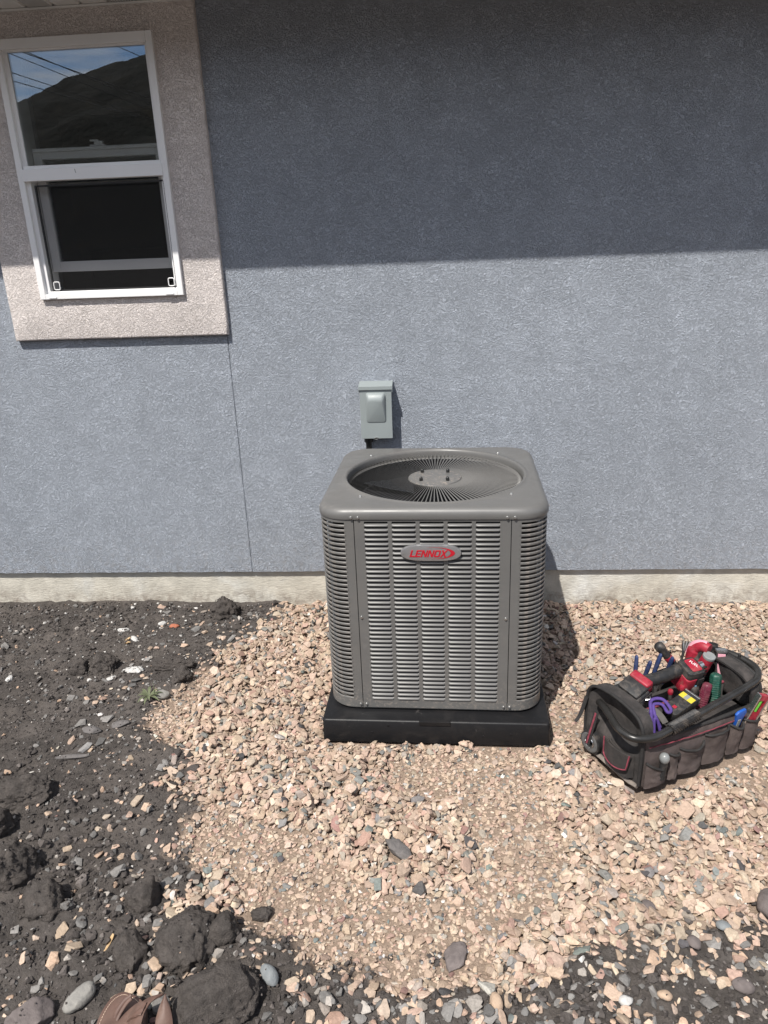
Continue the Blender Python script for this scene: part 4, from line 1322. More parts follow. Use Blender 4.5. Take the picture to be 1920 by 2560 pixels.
# small weed: a rosette of narrow leaves and one upright stalk
weed = empty('weed', (-1.10, -0.790, float(ground_z(np.array(-1.10), np.array(-0.79))) + 0.010))
tag(weed, 'small grey green weed growing where soil meets gravel', 'weed')
for i in range(11):
    a = i * 2.399; L = rnd.uniform(0.035, 0.07)
    lf = MB()
    def leaf(u, v, a=a, L=L):
        r_ = u * L; wd = 0.0055 * math.sin(math.pi * min(1, u * 0.92 + 0.06)) * (v - 0.5) * 2
        return (r_ * math.cos(a) - wd * math.sin(a), r_ * math.sin(a) + wd * math.cos(a), 0.018 * math.sin(u * 2.6) + 0.002 * abs(v - 0.5))
    lf.sheet(leaf, 6, 2, 0.0004)
    lf.build('leaf', M['weed'], weed, smooth=60)
st_ = MB(); st_.tube([(0.02, 0, 0), (0.024, 0.003, 0.03), (0.022, 0.006, 0.065)], [0.0018, 0.0016, 0.0008], 6); st_.build('stalk', M['weed'], weed, smooth=60)

# fine crumbs and grit of the soil, then chips of gravel
items_soil, items_gr = [], []
def on_rock(x, y, a):
    for rx, ry, ra, rb, rw in ROCK_SPOTS:
        dx, dy = x - rx, y - ry
        if abs(dx) > 0.13 or abs(dy) > 0.13: continue
        cs, sn = math.cos(rw), math.sin(rw)
        if ((dx * cs + dy * sn) / (ra + a * 0.5)) ** 2 + ((-dx * sn + dy * cs) / (rb + a * 0.5)) ** 2 < 0.95: return True
    return False
def seen_weight(x, y):
    # thin out what lies outside the picture's foot and sides
    left = -0.90 - (y + 2.0) * 0.62
    return 1.0 if x > left - 0.25 else 0.35
N_CR = 27000
cx_r = RNG.uniform(HX0, HX1, N_CR * 4); cy_r = RNG.uniform(HY0, -0.005, N_CR * 4)
gm = gravel_mask(cx_r, cy_r)
patch = vnoise(cx_r, cy_r, 5, 12)
cnt = 0
for x, y, g, pt in zip(cx_r, cy_r, gm, patch):
    if cnt >= N_CR: break
    if g > 0.05: continue
    if g > -0.02 and rnd.random() < 0.5: continue
    if rnd.random() > seen_weight(x, y): continue
    near = 1.0 if y < -1.2 else 0.85
    a = min(0.020, math.exp(rnd.gauss(-5.55, 0.52)) * near)
    if pt > 0.25 and a > 0.008: a *= 0.6
    elif pt < -0.3: a *= 1.25
    b, c = a * rnd.uniform(0.65, 1.0), a * rnd.uniform(0.5, 0.85)
    if blocked(x, y, a) or (a > 0.0035 and on_rock(x, y, a)): continue
    res = drop(x, y, a, b, c, rnd.uniform(0, 6.28), 0.25, 0.10)
    if not res: continue
    k = rnd.random()
    p_grey = 0.20 if a > 0.005 else 0.06
    col = grey_colour(rnd) if k < p_grey else ((0.55, 0.53, 0.50) if k < p_grey + 0.008 + (0.03 if (y > -0.75 and -1.55 < x < -1.0) else 0) else soil_colour(rnd))
    items_soil.append((rnd.randrange(len(CRUMBS)), (a, b, c), res[1], res[0], col)); cnt += 1
N_GR = 104000
gx_r = RNG.uniform(-1.35, HX1, N_GR); gy_r = RNG.uniform(-2.15, -0.002, N_GR)
gm = gravel_mask(gx_r, gy_r)
fine = vnoise(gx_r, gy_r, 3.2, 14)
for x, y, g, fn_ in zip(gx_r, gy_r, gm, fine):
    if g > 0.05: pr = 1.0
    elif g > -0.03: pr = 0.25 + 0.75 * (g + 0.03) / 0.08
    elif y < -1.55 and x > -0.75: pr = 0.20 * math.exp((g + 0.03) * 5)
    else: pr = 0.014 + 0.11 * math.exp((g + 0.03) * 14)
    if rnd.random() > pr: continue
    if x > 1.02 + (y + 1.0) * 0.42 and rnd.random() < 0.3: continue
    a = min(0.024, max(0.0030, math.exp(rnd.gauss(-4.60, 0.43))))
    if fn_ > 0.36:
        if a > 0.012 and rnd.random() < 0.6: continue
        a *= 0.66
    if y > -0.6: a *= 0.95
    b = a * rnd.uniform(0.5, 0.95); c = a * rnd.uniform(0.20, 0.42)
    if blocked(x, y, a) or on_rock(x, y, a): continue
    res = drop(x, y, a, b, c, rnd.uniform(0, 6.28), 0.17, 0.0)
    if not res: continue
    out = g < -0.04
    col = gravel_colour(rnd) if not out or rnd.random() < 0.55 else grey_colour(rnd)
    if -0.06 < g < 0.02 and rnd.random() < 0.12: col = soil_colour(rnd)
    items_gr.append((rnd.randrange(len(CHIPS)), (a, b, c), res[1], res[0], col))
o = assemble('soil_crumbs', items_soil, CRUMBS, M['crumb'])
tag(o, 'loose dark soil crumbs and grit covering the ground', 'soil', kind='stuff')
o = assemble('gravel', items_gr, CHIPS, M['gravel'])
tag(o, 'bed of crushed tan gravel chips around the air conditioner', 'gravel', kind='stuff')


# ------------------------------------------------------------------ tool bag (local axes: x along the long side, y depth, z up)
M['canvas'] = plain('brown_black_canvas', (0.078, 0.060, 0.056), 0.9, var=0.3, scale=22, bump=0.0016, bscale=700, dust=0.5, dustc=(0.17, 0.135, 0.12))
M['canvas_dark'] = plain('black_canvas', (0.027, 0.024, 0.023), 0.88, var=0.35, scale=25, bump=0.0014, bscale=700, dust=0.45, dustc=(0.12, 0.10, 0.092))
M['canvas_in'] = plain('grey_lining', (0.085, 0.08, 0.075), 0.9, var=0.25, scale=20, bump=0.001, bscale=700)
M['binding'] = plain('black_binding', (0.016, 0.015, 0.015), 0.8, var=0.25, scale=60, dust=0.2, dustc=(0.08, 0.07, 0.065))
M['piping'] = plain('faded_red_piping', (0.17, 0.030, 0.046), 0.85, var=0.4, scale=60)
M['steel_black'] = plain('worn_black_tube', (0.028, 0.027, 0.026), 0.28, metal=0.25, var=0.4, scale=14)
M['rail'] = plain('scuffed_rail', (0.17, 0.145, 0.125), 0.7, var=0.3, scale=60)
M['t_black'] = plain('tool_black_rubber', (0.015, 0.015, 0.016), 0.6, var=0.35, scale=70, dust=0.22)
M['t_red'] = plain('tool_red', (0.27, 0.012, 0.028), 0.5, var=0.3, scale=60, dust=0.22)
M['t_pink'] = plain('faded_pink', (0.62, 0.30, 0.36), 0.5, var=0.1, scale=40)
M['t_blue'] = plain('navy_grip', (0.018, 0.032, 0.095), 0.5, var=0.2, scale=60, dust=0.15)
M['t_bright'] = plain('bright_blue', (0.012, 0.085, 0.38), 0.45, var=0.1)
M['t_green'] = plain('green_grip', (0.009, 0.060, 0.042), 0.5, var=0.35, scale=70, dust=0.15)
M['t_maroon'] = plain('maroon_grip', (0.105, 0.014, 0.030), 0.5, var=0.35, scale=70, dust=0.18)
M['t_purple'] = plain('purple_cord', (0.060, 0.032, 0.17), 0.8, var=0.2, scale=80)
M['t_yellow'] = plain('yellow_label', (0.48, 0.39, 0.03), 0.6, var=0.08)
M['t_grey'] = plain('grey_plastic', (0.20, 0.21, 0.21), 0.35, var=0.1)
M['t_white'] = plain('white_print', (0.75, 0.75, 0.75), 0.5, var=0.03)
M['steel'] = plain('bright_steel', (0.55, 0.55, 0.55), 0.28, metal=0.95, var=0.1, scale=60)
M['vial'] = plain('green_vial', (0.12, 0.42, 0.05), 0.2, var=0.1)
M['tape'] = plain('grey_tape', (0.10, 0.10, 0.10), 0.5, var=0.2, scale=90)
M['leather'] = plain('brown_leather', (0.105, 0.060, 0.046), 0.6, var=0.25, scale=26, bump=0.0006, bscale=500, dust=0.25, dustc=(0.25, 0.18, 0.14))
M['leather_dark'] = plain('dark_leather_edge', (0.075, 0.045, 0.036), 0.7, var=0.25, scale=40)
M['thread'] = plain('cream_thread', (0.48, 0.36, 0.27), 0.8)

BL, BD = 0.47, 0.25
BAG_M = Matrix.Translation(BAG_O + Vector((0, 0, 0.002))) @ Matrix.Rotation(BAG_A, 4, 'Z')
bagr = empty('tool_bag', BAG_O + Vector((0, 0, 0.002)), BAG_A)
tag(bagr, 'worn dark brown open tool bag with tubular steel handle standing on gravel', 'tool bag')
def wr(a, b, s=0.0):
    return mnoise.noise(Vector((a, b, s)))
m = MB(); m.box(0.004, BL - 0.004, 0.006, BD - 0.006, -0.004, 0.016)
m.build('base', M['t_black'], bagr, bevel=0.004)
def long_side(y0, sgn, ztop, mat, name):
    def f(u, v):
        x = 0.006 + (BL - 0.012) * u
        z = 0.006 + (ztop - 0.010 * math.sin(math.pi * u) - 0.02 * u * (sgn < 0)) * v
        y = y0 + sgn * (0.010 * math.sin(math.pi * v) * math.sin(math.pi * u) + 0.004 * wr(u * 9, v * 5, y0 * 7))
        return (x, y, z)
    mb = MB(); mb.sheet(f, 40, 14, 0.006 if sgn < 0 else -0.006)
    return mb.build(name, mat, bagr, smooth=60)
fp = long_side(0.0, -1, 0.168, M['canvas'], 'front_side')
bp = long_side(BD, 1, 0.178, M['canvas_dark'], 'back_side')
m = MB(); m.tube([(0.01 + (BL - 0.02) * i / 30, 0.001, 0.172 - 0.010 * math.sin(math.pi * i / 30) - 0.02 * i / 30 + 0.002 * wr(i * 0.5, 2)) for i in range(31)], 0.0065, 8)
m.build('top_binding', M['binding'], fp, smooth=60)
m = MB(); m.tube([(0.01 + (BL - 0.02) * i / 30, -0.0095 - 0.002 * math.sin(math.pi * i / 30), 0.152 - 0.010 * math.sin(math.pi * i / 30) - 0.02 * i / 30 + 0.003 * wr(i * 0.5, 2)) for i in range(31)], 0.0018, 6)
m.build('red_piping', M['piping'], fp, smooth=60)
m = MB(); m.tube([(0.01 + (BL - 0.02) * i / 30, BD, 0.184 - 0.008 * math.sin(math.pi * i / 30)) for i in range(31)], 0.0065, 8)
m.build('top_binding', M['binding'], bp, smooth=60)
# arched ends with a broad padded band on top
ARCH = [(0.004, 0.012), (0.002, 0.10), (0.003, 0.165), (0.010, 0.212), (0.045, 0.240), (0.125, 0.250), (0.205, 0.240), (0.240, 0.212), (0.247, 0.165), (0.248, 0.10), (0.246, 0.012)]
arch = [(p.x, p.y) for p in bez([(a, b, 0) for a, b in ARCH], 6)]
for s0, sgn, name in ((0.0, -1, 'end_side'), (BL, 1, 'end_side')):
    mb = MB()
    n = len(arch)
    top = arch
    # panel between the arch and the ground, gently bulged
    def f(u, v, s0=s0, sgn=sgn):
        y = 0.003 + (BD - 0.006) * u
        zt = np.interp(u, [0, 0.02, 0.09, 0.25, 0.5, 0.75, 0.91, 0.98, 1], [0.175, 0.195, 0.222, 0.240, 0.246, 0.240, 0.222, 0.195, 0.175])
        rc_ = max(0.0, min(1.0, (v - 0.42) / 0.12)) * max(0.0, min(1.0, math.sin(math.pi * u) * 2.2 - 0.35))
        return (s0 + sgn * (0.012 * math.sin(math.pi * v) * math.sin(math.pi * u) + 0.005 * wr(u * 6, v * 6, s0 * 9 + 3) - 0.034 * rc_), y, 0.008 + (zt - 0.008) * v)
    mb.sheet(f, 26, 16, 0.006 * -sgn)
    ep = mb.build(name, M['canvas_dark'], bagr, smooth=60)
    def band(u, v, s0=s0, sgn=sgn):
        k = u * (n - 1); i = min(int(k), n - 2); q = k - i
        y = top[i][0] * (1 - q) + top[i + 1][0] * q; z = top[i][1] * (1 - q) + top[i + 1][1] * q
        w = 0.046 * math.sin(math.pi * min(1, max(0, u))) ** 0.5
        return (s0 + sgn * 0.006 - sgn * w * v, y, z + 0.004 - 0.004 * v)
    mb = MB(); mb.sheet(band, 44, 4, 0.007 * sgn)
    mb.build('arch_band', M['canvas_dark'], ep, smooth=50)
    mb = MB(); mb.tube([(s0 + sgn * 0.007, y, z + 0.002) for y, z in arch], 0.0055, 8); mb.build('edge_binding', M['binding'], ep, smooth=60)
    if sgn < 0: left_end = ep
# front pockets
POCK = [(0.004, 0.090, 0.098, 0.062, 0.018), (0.094, 0.134, 0.100, 0.088, 0.014), (0.137, 0.234, 0.104, 0.098, 0.016), (0.237, 0.336, 0.118, 0.118, 0.018), (0.340, 0.397, 0.122, 0.112, 0.020), (0.400, 0.466, 0.120, 0.106, 0.022)]
for i, (a, b, za, zb_, bul) in enumerate(POCK):
    def f(u, v, a=a, b=b, za=za, zb_=zb_, bul=bul, i=i):
        x = a + (b - a) * u
        zt = za + (zb_ - za) * u - 0.010 * math.sin(math.pi * u) * (i % 2 == 0)
        y = -0.008 - bul * math.sin(math.pi * u) ** 0.6 * (0.55 + 0.45 * v) - 0.004 * wr(u * 4 + i * 3, v * 7, 2.2) - 0.003 * math.sin(v * 5 + i) * math.sin(math.pi * u)
        return (x, y, 0.006 + (zt - 0.006) * v)
    mb = MB(); mb.sheet(f, 14, 12, 0.004)
    pk = mb.build('pocket', M['canvas'], bagr, smooth=60)
    mb = MB(); mb.tube([f(u / 14, 1.0) for u in range(15)], 0.0042, 8); mb.build('pocket_binding', M['binding'], pk, smooth=60)
# flap pocket on the near end
def f(u, v):
    return (-0.012 - 0.026 * math.sin(math.pi * u) ** 0.4 * (1 - 0.25 * v), 0.022 + 0.105 * u, 0.030 + 0.078 * v)
mb = MB(); mb.sheet(f, 14, 8, -0.004); ck = mb.build('end_pocket', M['canvas_dark'], bagr, smooth=60)
def f(u, v):
    w = 0.5 + (u - 0.5) * (1 - 0.12 * (1 - v))
    return (-0.016 - 0.030 * math.sin(math.pi * (0.04 + 0.92 * w)) ** 0.4 - 0.002, 0.018 + 0.113 * w, 0.052 + 0.066 * v + 0.012 * (2 * (u - 0.5)) ** 2 * (1 - v))
mb = MB(); mb.sheet(f, 16, 8, -0.004); fl = mb.build('pocket_flap', M['canvas_dark'], bagr, smooth=60)
rim = [f(0.02, 1 - j / 6 * 0.9) for j in range(7)] + [f(0.02 + 0.96 * j / 14, 0.06) for j in range(1, 15)] + [f(0.98, 0.1 + j / 6 * 0.9) for j in range(7)]
mb = MB(); mb.tube([(p[0] - 0.003, p[1], p[2]) for p in rim], 0.0024, 6); mb.build('red_piping', M['piping'], fl, smooth=60)
# rail along the foot of the near end, strap that carries the tape roll, loose strap at the back
mb = MB(); mb.tube([(-0.010, 0.004, 0.012), (-0.014, 0.03, 0.010), (-0.014, 0.12, 0.010), (-0.012, 0.245, 0.010)], 0.0085, 8, flat=0.8); mb.build('foot_rail', M['rail'], bagr, smooth=50)
def f(u, v):
    return (-0.018 - 0.022 * u, 0.178 + 0.020 * v + 0.008 * u, 0.165 - 0.118 * u)
mb = MB(); mb.sheet(f, 10, 2, 0.002); hs = mb.build('hanging_strap', M['binding'], bagr, smooth=60)
def f(u, v):
    return (-0.0215 - 0.022 * u, 0.1845 + 0.007 * v + 0.008 * u, 0.160 - 0.110 * u)
mb = MB(); mb.sheet(f, 10, 2, 0.0008); mb.build('strap_stripe', M['piping'], hs, smooth=60)
def f(u, v):
    return (-0.012 - 0.035 * u, 0.236 + 0.010 * u + 0.016 * v * (1 - 0.3 * u), 0.185 - 0.085 * u - 0.02 * math.sin(u * 3))
mb = MB(); mb.sheet(f, 10, 2, 0.002); mb.build('loose_strap', M['binding'], bagr, smooth=60)
# handle
HP = bez([(-0.004, 0.195, 0.190), (-0.016, 0.165, 0.200), (-0.034, 0.115, 0.202), (-0.052, 0.055, 0.198), (-0.040, 0.006, 0.194), (0.010, -0.018, 0.194), (0.075, -0.016, 0.196), (0.17, -0.008, 0.202), (0.30, 0.001, 0.212), (0.42, 0.008, 0.224), (0.468, 0.016, 0.230), (0.502, 0.044, 0.238), (0.508, 0.085, 0.244), (0.496, 0.140, 0.248), (0.482, 0.185, 0.244)], 7)
mb = MB(); mb.tube(HP, 0.0115, 14); mb.build('handle_tube', M['steel_black'], bagr, smooth=60)
mb = MB()
G0, G1 = Vector((0.078, -0.0158, 0.1962)), Vector((0.196, -0.0062, 0.2040))
nr, na = 26, 16
vs, fs = [], []
mt = align(G0, G1); Lg = (G1 - G0).length
for i in range(nr + 1):
    for j in range(na):
        rr_ = 0.0160 + (0.0028 if (i + j) % 2 == 0 else -0.0006) - (0.003 if i in (0, nr) else 0)
        a = 2 * math.pi * j / na
        vs.append(mt @ Vector((rr_ * math.cos(a), rr_ * math.sin(a), Lg * i / nr)))
for i in range(nr):
    for j in range(na):
        fs.append((i * na + j, i * na + (j + 1) % na, (i + 1) * na + (j + 1) % na, (i + 1) * na + j))
mb.add(vs, fs); mb.build('grip_sleeve', M['t_black'], bagr)
# stiff divider inside with a red hem
mb = MB(); mb.box(0.03, BL - 0.03, 0.108, 0.114, 0.016, 0.175); dv = mb.build('divider', M['canvas_in'], bagr, bevel=0.002)
mb = MB(); mb.tube([(0.032, 0.111, 0.176), (BL - 0.032, 0.111, 0.176)], 0.005, 8); mb.build('red_hem', M['piping'], dv, smooth=60)
mb = MB(); mb.box(0.02, BL - 0.02, 0.02, BD - 0.02, 0.016, 0.125); mb.build('lining', M['canvas_dark'], bagr, bevel=0.01)

# tools: each stands in the bag and is a thing of its own
def tool(name, label, cat, loc, group=None, rz=0.0):
    o_ = empty(name, BAG_M @ Vector(loc), BAG_A + rz)
    return tag(o_, label, cat, group)
def grip_prof(L, r, ribs=0, taper=0.85):
    pr = [(r * 0.55, 0.0), (r * 0.85, 0.004)]
    k = max(8, ribs * 2)
    for i in range(k + 1):
        z = 0.008 + (L - 0.016) * i / k
        q = r * (taper + (1 - taper) * math.sin(math.pi * (0.25 + 0.6 * i / k)))
        if ribs: q *= 1.0 if i % 2 else 0.90
        pr.append((q, z))
    pr += [(r * 0.85, L - 0.003), (r * 0.4, L)]
    return pr
# cordless impact tool lying across the bag, battery to the left
it = tool('impact_driver', 'red and black cordless impact driver lying across the tool bag', 'power tool', (0.0, 0.0, 0.0))
mb = MB()
T = Matrix.Translation((0.078, 0.150, 0.220)) @ Matrix.Rotation(0.12, 4, 'Z') @ Matrix.Rotation(-0.28, 4, 'Y') @ Matrix.Rotation(0.22, 4, 'X')
mb.box(-0.052, 0.040, -0.042, 0.044, -0.030, 0.022, T)
bat = mb.build('battery', M['t_black'], it, bevel=0.008, seg=3, smooth=35)
mb = MB(); mb.box(-0.020, 0.052, -0.036, 0.038, 0.022, 0.034, T); mb.build('battery_shoe', M['t_black'], it, bevel=0.006, smooth=35)
for k in range(4):
    mb = MB(); mb.box(-0.034 + k * 0.013, -0.028 + k * 0.013, -0.014, 0.014, 0.0222, 0.0245, T); mb.build('battery_rib', M['t_black'], bat, bevel=0.001)
mb = MB(); mb.box(-0.020, 0.046, -0.0435, -0.0405, -0.018, 0.010, T); mb.build('battery_vent', M['canvas_dark'], bat)
mb = MB(); mb.box(0.032, 0.062, -0.034, 0.036, -0.004, 0.040, T); mb.build('red_collar', M['t_red'], it, bevel=0.006, seg=3, smooth=40)
mb = MB(); mb.tube(bez([(0.120, 0.150, 0.248), (0.140, 0.147, 0.250), (0.165, 0.145, 0.2495), (0.20, 0.143, 0.249), (0.235, 0.143, 0.251), (0.262, 0.143, 0.253)], 4), [0.021] * 3 + [0.0185] * 12 + [0.019] * 3 + [0.021] * 3, 16, flat=1.1); mb.build('grip', M['t_black'], it, smooth=60)
mb = MB(); mb.tube([(0.112, 0.151, 0.247), (0.130, 0.148, 0.249)], 0.0225, 16); mb.build('red_ring', M['t_red'], it, smooth=40)
# head: block standing across the grip
T2 = Matrix.Translation((0.292, 0.128, 0.238)) @ Matrix.Rotation(-0.10, 4, 'Z') @ Matrix.Rotation(0.30, 4, 'X')
mb = MB(); mb.prism(rounded_rect(-0.030, 0.032, -0.034, 0.034, 0.012, 4), -0.050, 0.040, T2); hd_ = mb.build('motor_housing', M['t_black'], it, bevel=0.004, smooth=40)
mb = MB(); mb.prism(rounded_rect(-0.0335, 0.008, -0.0365, 0.030, 0.008, 3), -0.046, 0.014, T2); mb.build('red_shell', M['t_red'], it, bevel=0.003, smooth=40)
mb = MB(); mb.prism(rounded_rect(-0.012, 0.024, -0.024, 0.026, 0.006, 4), 0.0398, 0.0425, T2); lb = mb.build('name_plate', M['t_red'], it, bevel=0.0006)
def word(txt, size, m4, mat, name, parent):
    cu = bpy.data.curves.new(name, 'FONT'); cu.body = txt; cu.size = size; cu.align_x = 'CENTER'; cu.align_y = 'CENTER'; cu.extrude = 0.0002
    tmp = bpy.data.objects.new(name, cu); COL.objects.link(tmp)
    dg = bpy.context.evaluated_depsgraph_get()
    me_ = bpy.data.meshes.new_from_object(tmp.evaluated_get(dg))
    bpy.data.objects.remove(tmp, do_unlink=True)
    me_.transform(m4); me_.materials.clear(); me_.materials.append(mat)
    return link(name, me_, parent)
word('FUEL', 0.014, T2 @ Matrix.Translation((0.010, 0.004, 0.0428)) @ Matrix.Rotation(-1.15, 4, 'Z'), M['t_white'], 'plate_lettering', lb)
mb = MB(); mb.prism(rounded_rect(0.012, 0.0335, -0.0362, -0.02, 0.004, 3), -0.03, 0.01, T2); mb.build('vent', M['canvas_dark'], it)
mb = MB(); mb.tube([T2 @ Vector((0.030, 0.004, 0.020)), T2 @ Vector((0.052, 0.006, 0.026))], [0.017, 0.011], 14); mb.build('chuck', M['steel'], it, smooth=40)
# four navy grips along the back: two pairs of pliers
def pliers(label, tips, grp):
    t_ = tool('pliers', label, 'pliers', (0, 0, 0), grp)
    j = Vector((0, 0, 0))
    for (a, b) in tips:
        a, b = Vector(a), Vector(b)
        low = b + (b - a) * 1.0
        pts = bez([low, b, b + (a - b) * 0.5, a], 6)
        n_ = len(pts)
        mb_ = MB(); mb_.tube(pts, [0.0062 + 0.0022 * math.sin(math.pi * (i / (n_ - 1)) ** 1.4) - (0.003 if i == n_ - 1 else 0) for i in range(n_)], 10, flat=0.75)
        mb_.build('grip', M['t_blue'], t_, smooth=60)
        j += low / len(tips)
    mb_ = MB(); mb_.tube([j + Vector((0, 0, 0.012)), j + Vector((0, 0, -0.03))], [0.013, 0.007], 10); mb_.build('jaw', M['steel'], t_, smooth=40)
pliers('pair of navy handled pliers nearest the battery end of the tool bag', [((0.198, 0.256, 0.268), (0.191, 0.250, 0.205)), ((0.220, 0.216, 0.262), (0.214, 0.228, 0.205))], 'navy handled pliers in the tool bag')
pliers('pair of navy handled pliers beside the round black screwdriver knob', [((0.271, 0.224, 0.270), (0.256, 0.230, 0.205)), ((0.294, 0.195, 0.266), (0.296, 0.214, 0.205))], 'navy handled pliers in the tool bag')
# round-ended black screwdriver
sd_ = tool('screwdriver', 'black screwdriver handle with ball end and red band leaning out of the bag', 'screwdriver', (0, 0, 0))
p0_, p1_ = Vector((0.272, 0.240, 0.292)), Vector((0.322, 0.205, 0.215))
dv_ = (p1_ - p0_)
mb = MB(); mb.tube([p0_ + dv_ * k for k in (-0.10, -0.06, 0.0, 0.10, 0.22, 0.34, 0.7, 1.0)], [0.004, 0.0115, 0.0165, 0.0172, 0.0150, 0.0125, 0.0135, 0.012], 16); mb.build('handle', M['t_black'], sd_, smooth=60)
mb = MB(); mb.tube([p0_ + dv_ * 0.52, p0_ + dv_ * 0.74], 0.0142, 16); mb.build('red_band', M['t_red'], sd_, smooth=60)
mb = MB(); mb.tube([p1_, p1_ + dv_ * 1.2], 0.004, 8); mb.build('shank', M['steel'], sd_, smooth=60)
# wire brush with splayed bristles
br = tool('brush', 'small brush with splayed grey bristles beside the red driver', 'brush', (0, 0, 0))
for k in range(7):
    a = (k - 3) / 3
    mb = MB(); mb.tube([(0.358, 0.220, 0.205), (0.372 + a * 0.004, 0.224 + a * 0.003, 0.245), (0.386 + a * 0.012, 0.226 - a * 0.010, 0.283)], [0.004, 0.0045, 0.0016], 6); mb.build('bristle_tuft', M['t_grey'] if k % 2 else M['t_black'], br, smooth=60)
mb = MB(); mb.tube([(0.352, 0.218, 0.15), (0.360, 0.2205, 0.212)], 0.010, 10); mb.build('ferrule', M['t_black'], br, smooth=60)
# second driver standing upright
d2 = tool('driver', 'upright red driver with ribbed black grip and round grey cap', 'power tool', (0, 0, 0))
mb = MB(); mb.tube(bez([(0.372, 0.162, 0.150), (0.382, 0.160, 0.200), (0.390, 0.150, 0.240), (0.394, 0.143, 0.262)], 5), [0.020] * 5 + [0.0215] * 5 + [0.0205] * 6, 16); bdy = mb.build('body', M['t_red'], d2, smooth=60)
for k in range(6):
    q = k / 5
    mb = MB(); mb.tube([(0.3685 + 0.012 * q, 0.158 - 0.003 * q, 0.172 + 0.062 * q), (0.3695 + 0.012 * q, 0.158 - 0.003 * q, 0.178 + 0.062 * q)], 0.0232, 16); mb.build('grip_rib', M['t_black'], bdy, smooth=50)
mb = MB(); mb.lathe([(0.0195, 0), (0.0205, 0.004), (0.0195, 0.010), (0.0165, 0.0115), (0.015, 0.0112), (0.001, 0.0112)], 24, Matrix.Translation((0.394, 0.142, 0.262)) @ Matrix.Rotation(0.25, 4, 'X')); mb.build('end_cap', M['t_grey'], d2, smooth=40)
mb = MB(); mb.tube(bez([(0.398, 0.196, 0.150), (0.392, 0.202, 0.22), (0.396, 0.200, 0.262), (0.404, 0.180, 0.282), (0.410, 0.156, 0.280)], 6), [0.024] * 7 + [0.023] * 6 + [0.019] * 12, 14); mb.build('head', M['t_red'], d2, smooth=60)
mb = MB(); mb.tube(bez([(0.384, 0.216, 0.245), (0.392, 0.206, 0.276), (0.400, 0.188, 0.291), (0.408, 0.165, 0.294)], 5), [0.012] * 16, 10, flat=0.7); mb.build('faded_top', M['t_pink'], d2, smooth=60)
mb = MB(); mb.tube(bez([(0.404, 0.196, 0.13), (0.402, 0.192, 0.19), (0.406, 0.180, 0.235), (0.412, 0.166, 0.262)], 5), [0.030] * 6 + [0.031] * 5 + [0.024] * 5, 14); mb.build('motor_body', M['t_black'], d2, smooth=60)
# folding knife with pink scales
kn = tool('folding_knife', 'pink and black folding utility knife standing at the right end of the bag', 'knife', (0, 0, 0))
T3 = Matrix.Translation((0.452, 0.140, 0.200)) @ Matrix.Rotation(-0.5, 4, 'Z') @ Matrix.Rotation(-0.15, 4, 'X')
mb = MB(); mb.prism(rounded_rect(-0.017, 0.017, -0.060, 0.068, 0.010, 4), -0.008, 0.008, T3 @ Matrix.Rotation(R(90), 4, 'X')); kb = mb.build('body', M['t_black'], kn, bevel=0.002, smooth=40)
mb = MB(); mb.prism([(-0.006, -0.026), (0.004, -0.024), (0.010, -0.010), (0.0125, 0.020), (0.0120, 0.058), (-0.0125, 0.060), (-0.0125, 0.010), (-0.009, -0.014)], 0.0078, 0.0105, T3 @ Matrix.Rotation(R(90), 4, 'X')); mb.build('scale', M['t_pink'], kn, bevel=0.0008)
mb = MB(); mb.lathe([(0.0045, 0), (0.0045, 0.002), (0.001, 0.0022)], 14, T3 @ Matrix.Rotation(R(90), 4, 'X') @ Matrix.Translation((0, 0.044, 0.0102))); mb.build('pivot', M['t_black'], kn, smooth=50)
mb = MB(); mb.prism(rounded_rect(-0.018, 0.018, 0.062, 0.074, 0.004, 3), -0.009, 0.009, T3 @ Matrix.Rotation(R(90), 4, 'X')); mb.build('cap', M['steel'], kn, bevel=0.0015, smooth=40)
mb = MB(); mb.lathe([(0.0055, 0), (0.0050, 0.003), (0.0022, 0.0034), (0.002, 0.001)], 14, T3 @ Matrix.Rotation(R(90), 4, 'X') @ Matrix.Translation((0.004, -0.050, 0.0078))); mb.build('rivet', M['t_pink'], kn, smooth=50)
# black tubes and a long key at the far end
nt = tool('nut_driver', 'thick hollow black nut driver handle beside the pink knife', 'nut driver', (0, 0, 0))
mb = MB(); mb.tube([(0.466, 0.098, 0.135), (0.472, 0.105, 0.19), (0.480, 0.112, 0.235), (0.483, 0.114, 0.248)], [0.010, 0.0125, 0.0155, 0.0145], 14); hh_ = mb.build('handle', M['t_black'], nt, smooth=50)
for k in range(6):
    a = k * math.pi / 3
    mb = MB(); mb.tube([(0.468 + 0.012 * math.cos(a), 0.100 + 0.012 * math.sin(a), 0.155), (0.479 + 0.0155 * math.cos(a), 0.111 + 0.0155 * math.sin(a), 0.230)], 0.0022, 6); mb.build('flute', M['t_black'], hh_, smooth=50)
nt2 = tool('hex_key', 'thin black long-arm hex key standing behind the far handle bend', 'hex key', (0, 0, 0))
mb = MB(); mb.tube([(0.486, 0.100, 0.12), (0.490, 0.104, 0.20), (0.492, 0.106, 0.262)], 0.0036, 8); mb.build('arm', M['t_black'], nt2, smooth=50)
mb = MB(); mb.lathe([(0.004, 0), (0.0055, 0.003), (0.004, 0.008), (0.001, 0.009)], 10, Matrix.Translation((0.492, 0.106, 0.260))); mb.build('ball_tip', M['t_black'], nt2, smooth=50)
bs = tool('socket_holder', 'round black socket holder at the back right corner of the bag', 'socket holder', (0, 0, 0))
mb = MB(); mb.tube([(0.452, 0.190, 0.16), (0.456, 0.186, 0.235), (0.458, 0.184, 0.268)], [0.014, 0.0155, 0.0155], 14); mb.build('sleeve', M['t_black'], bs, smooth=50)
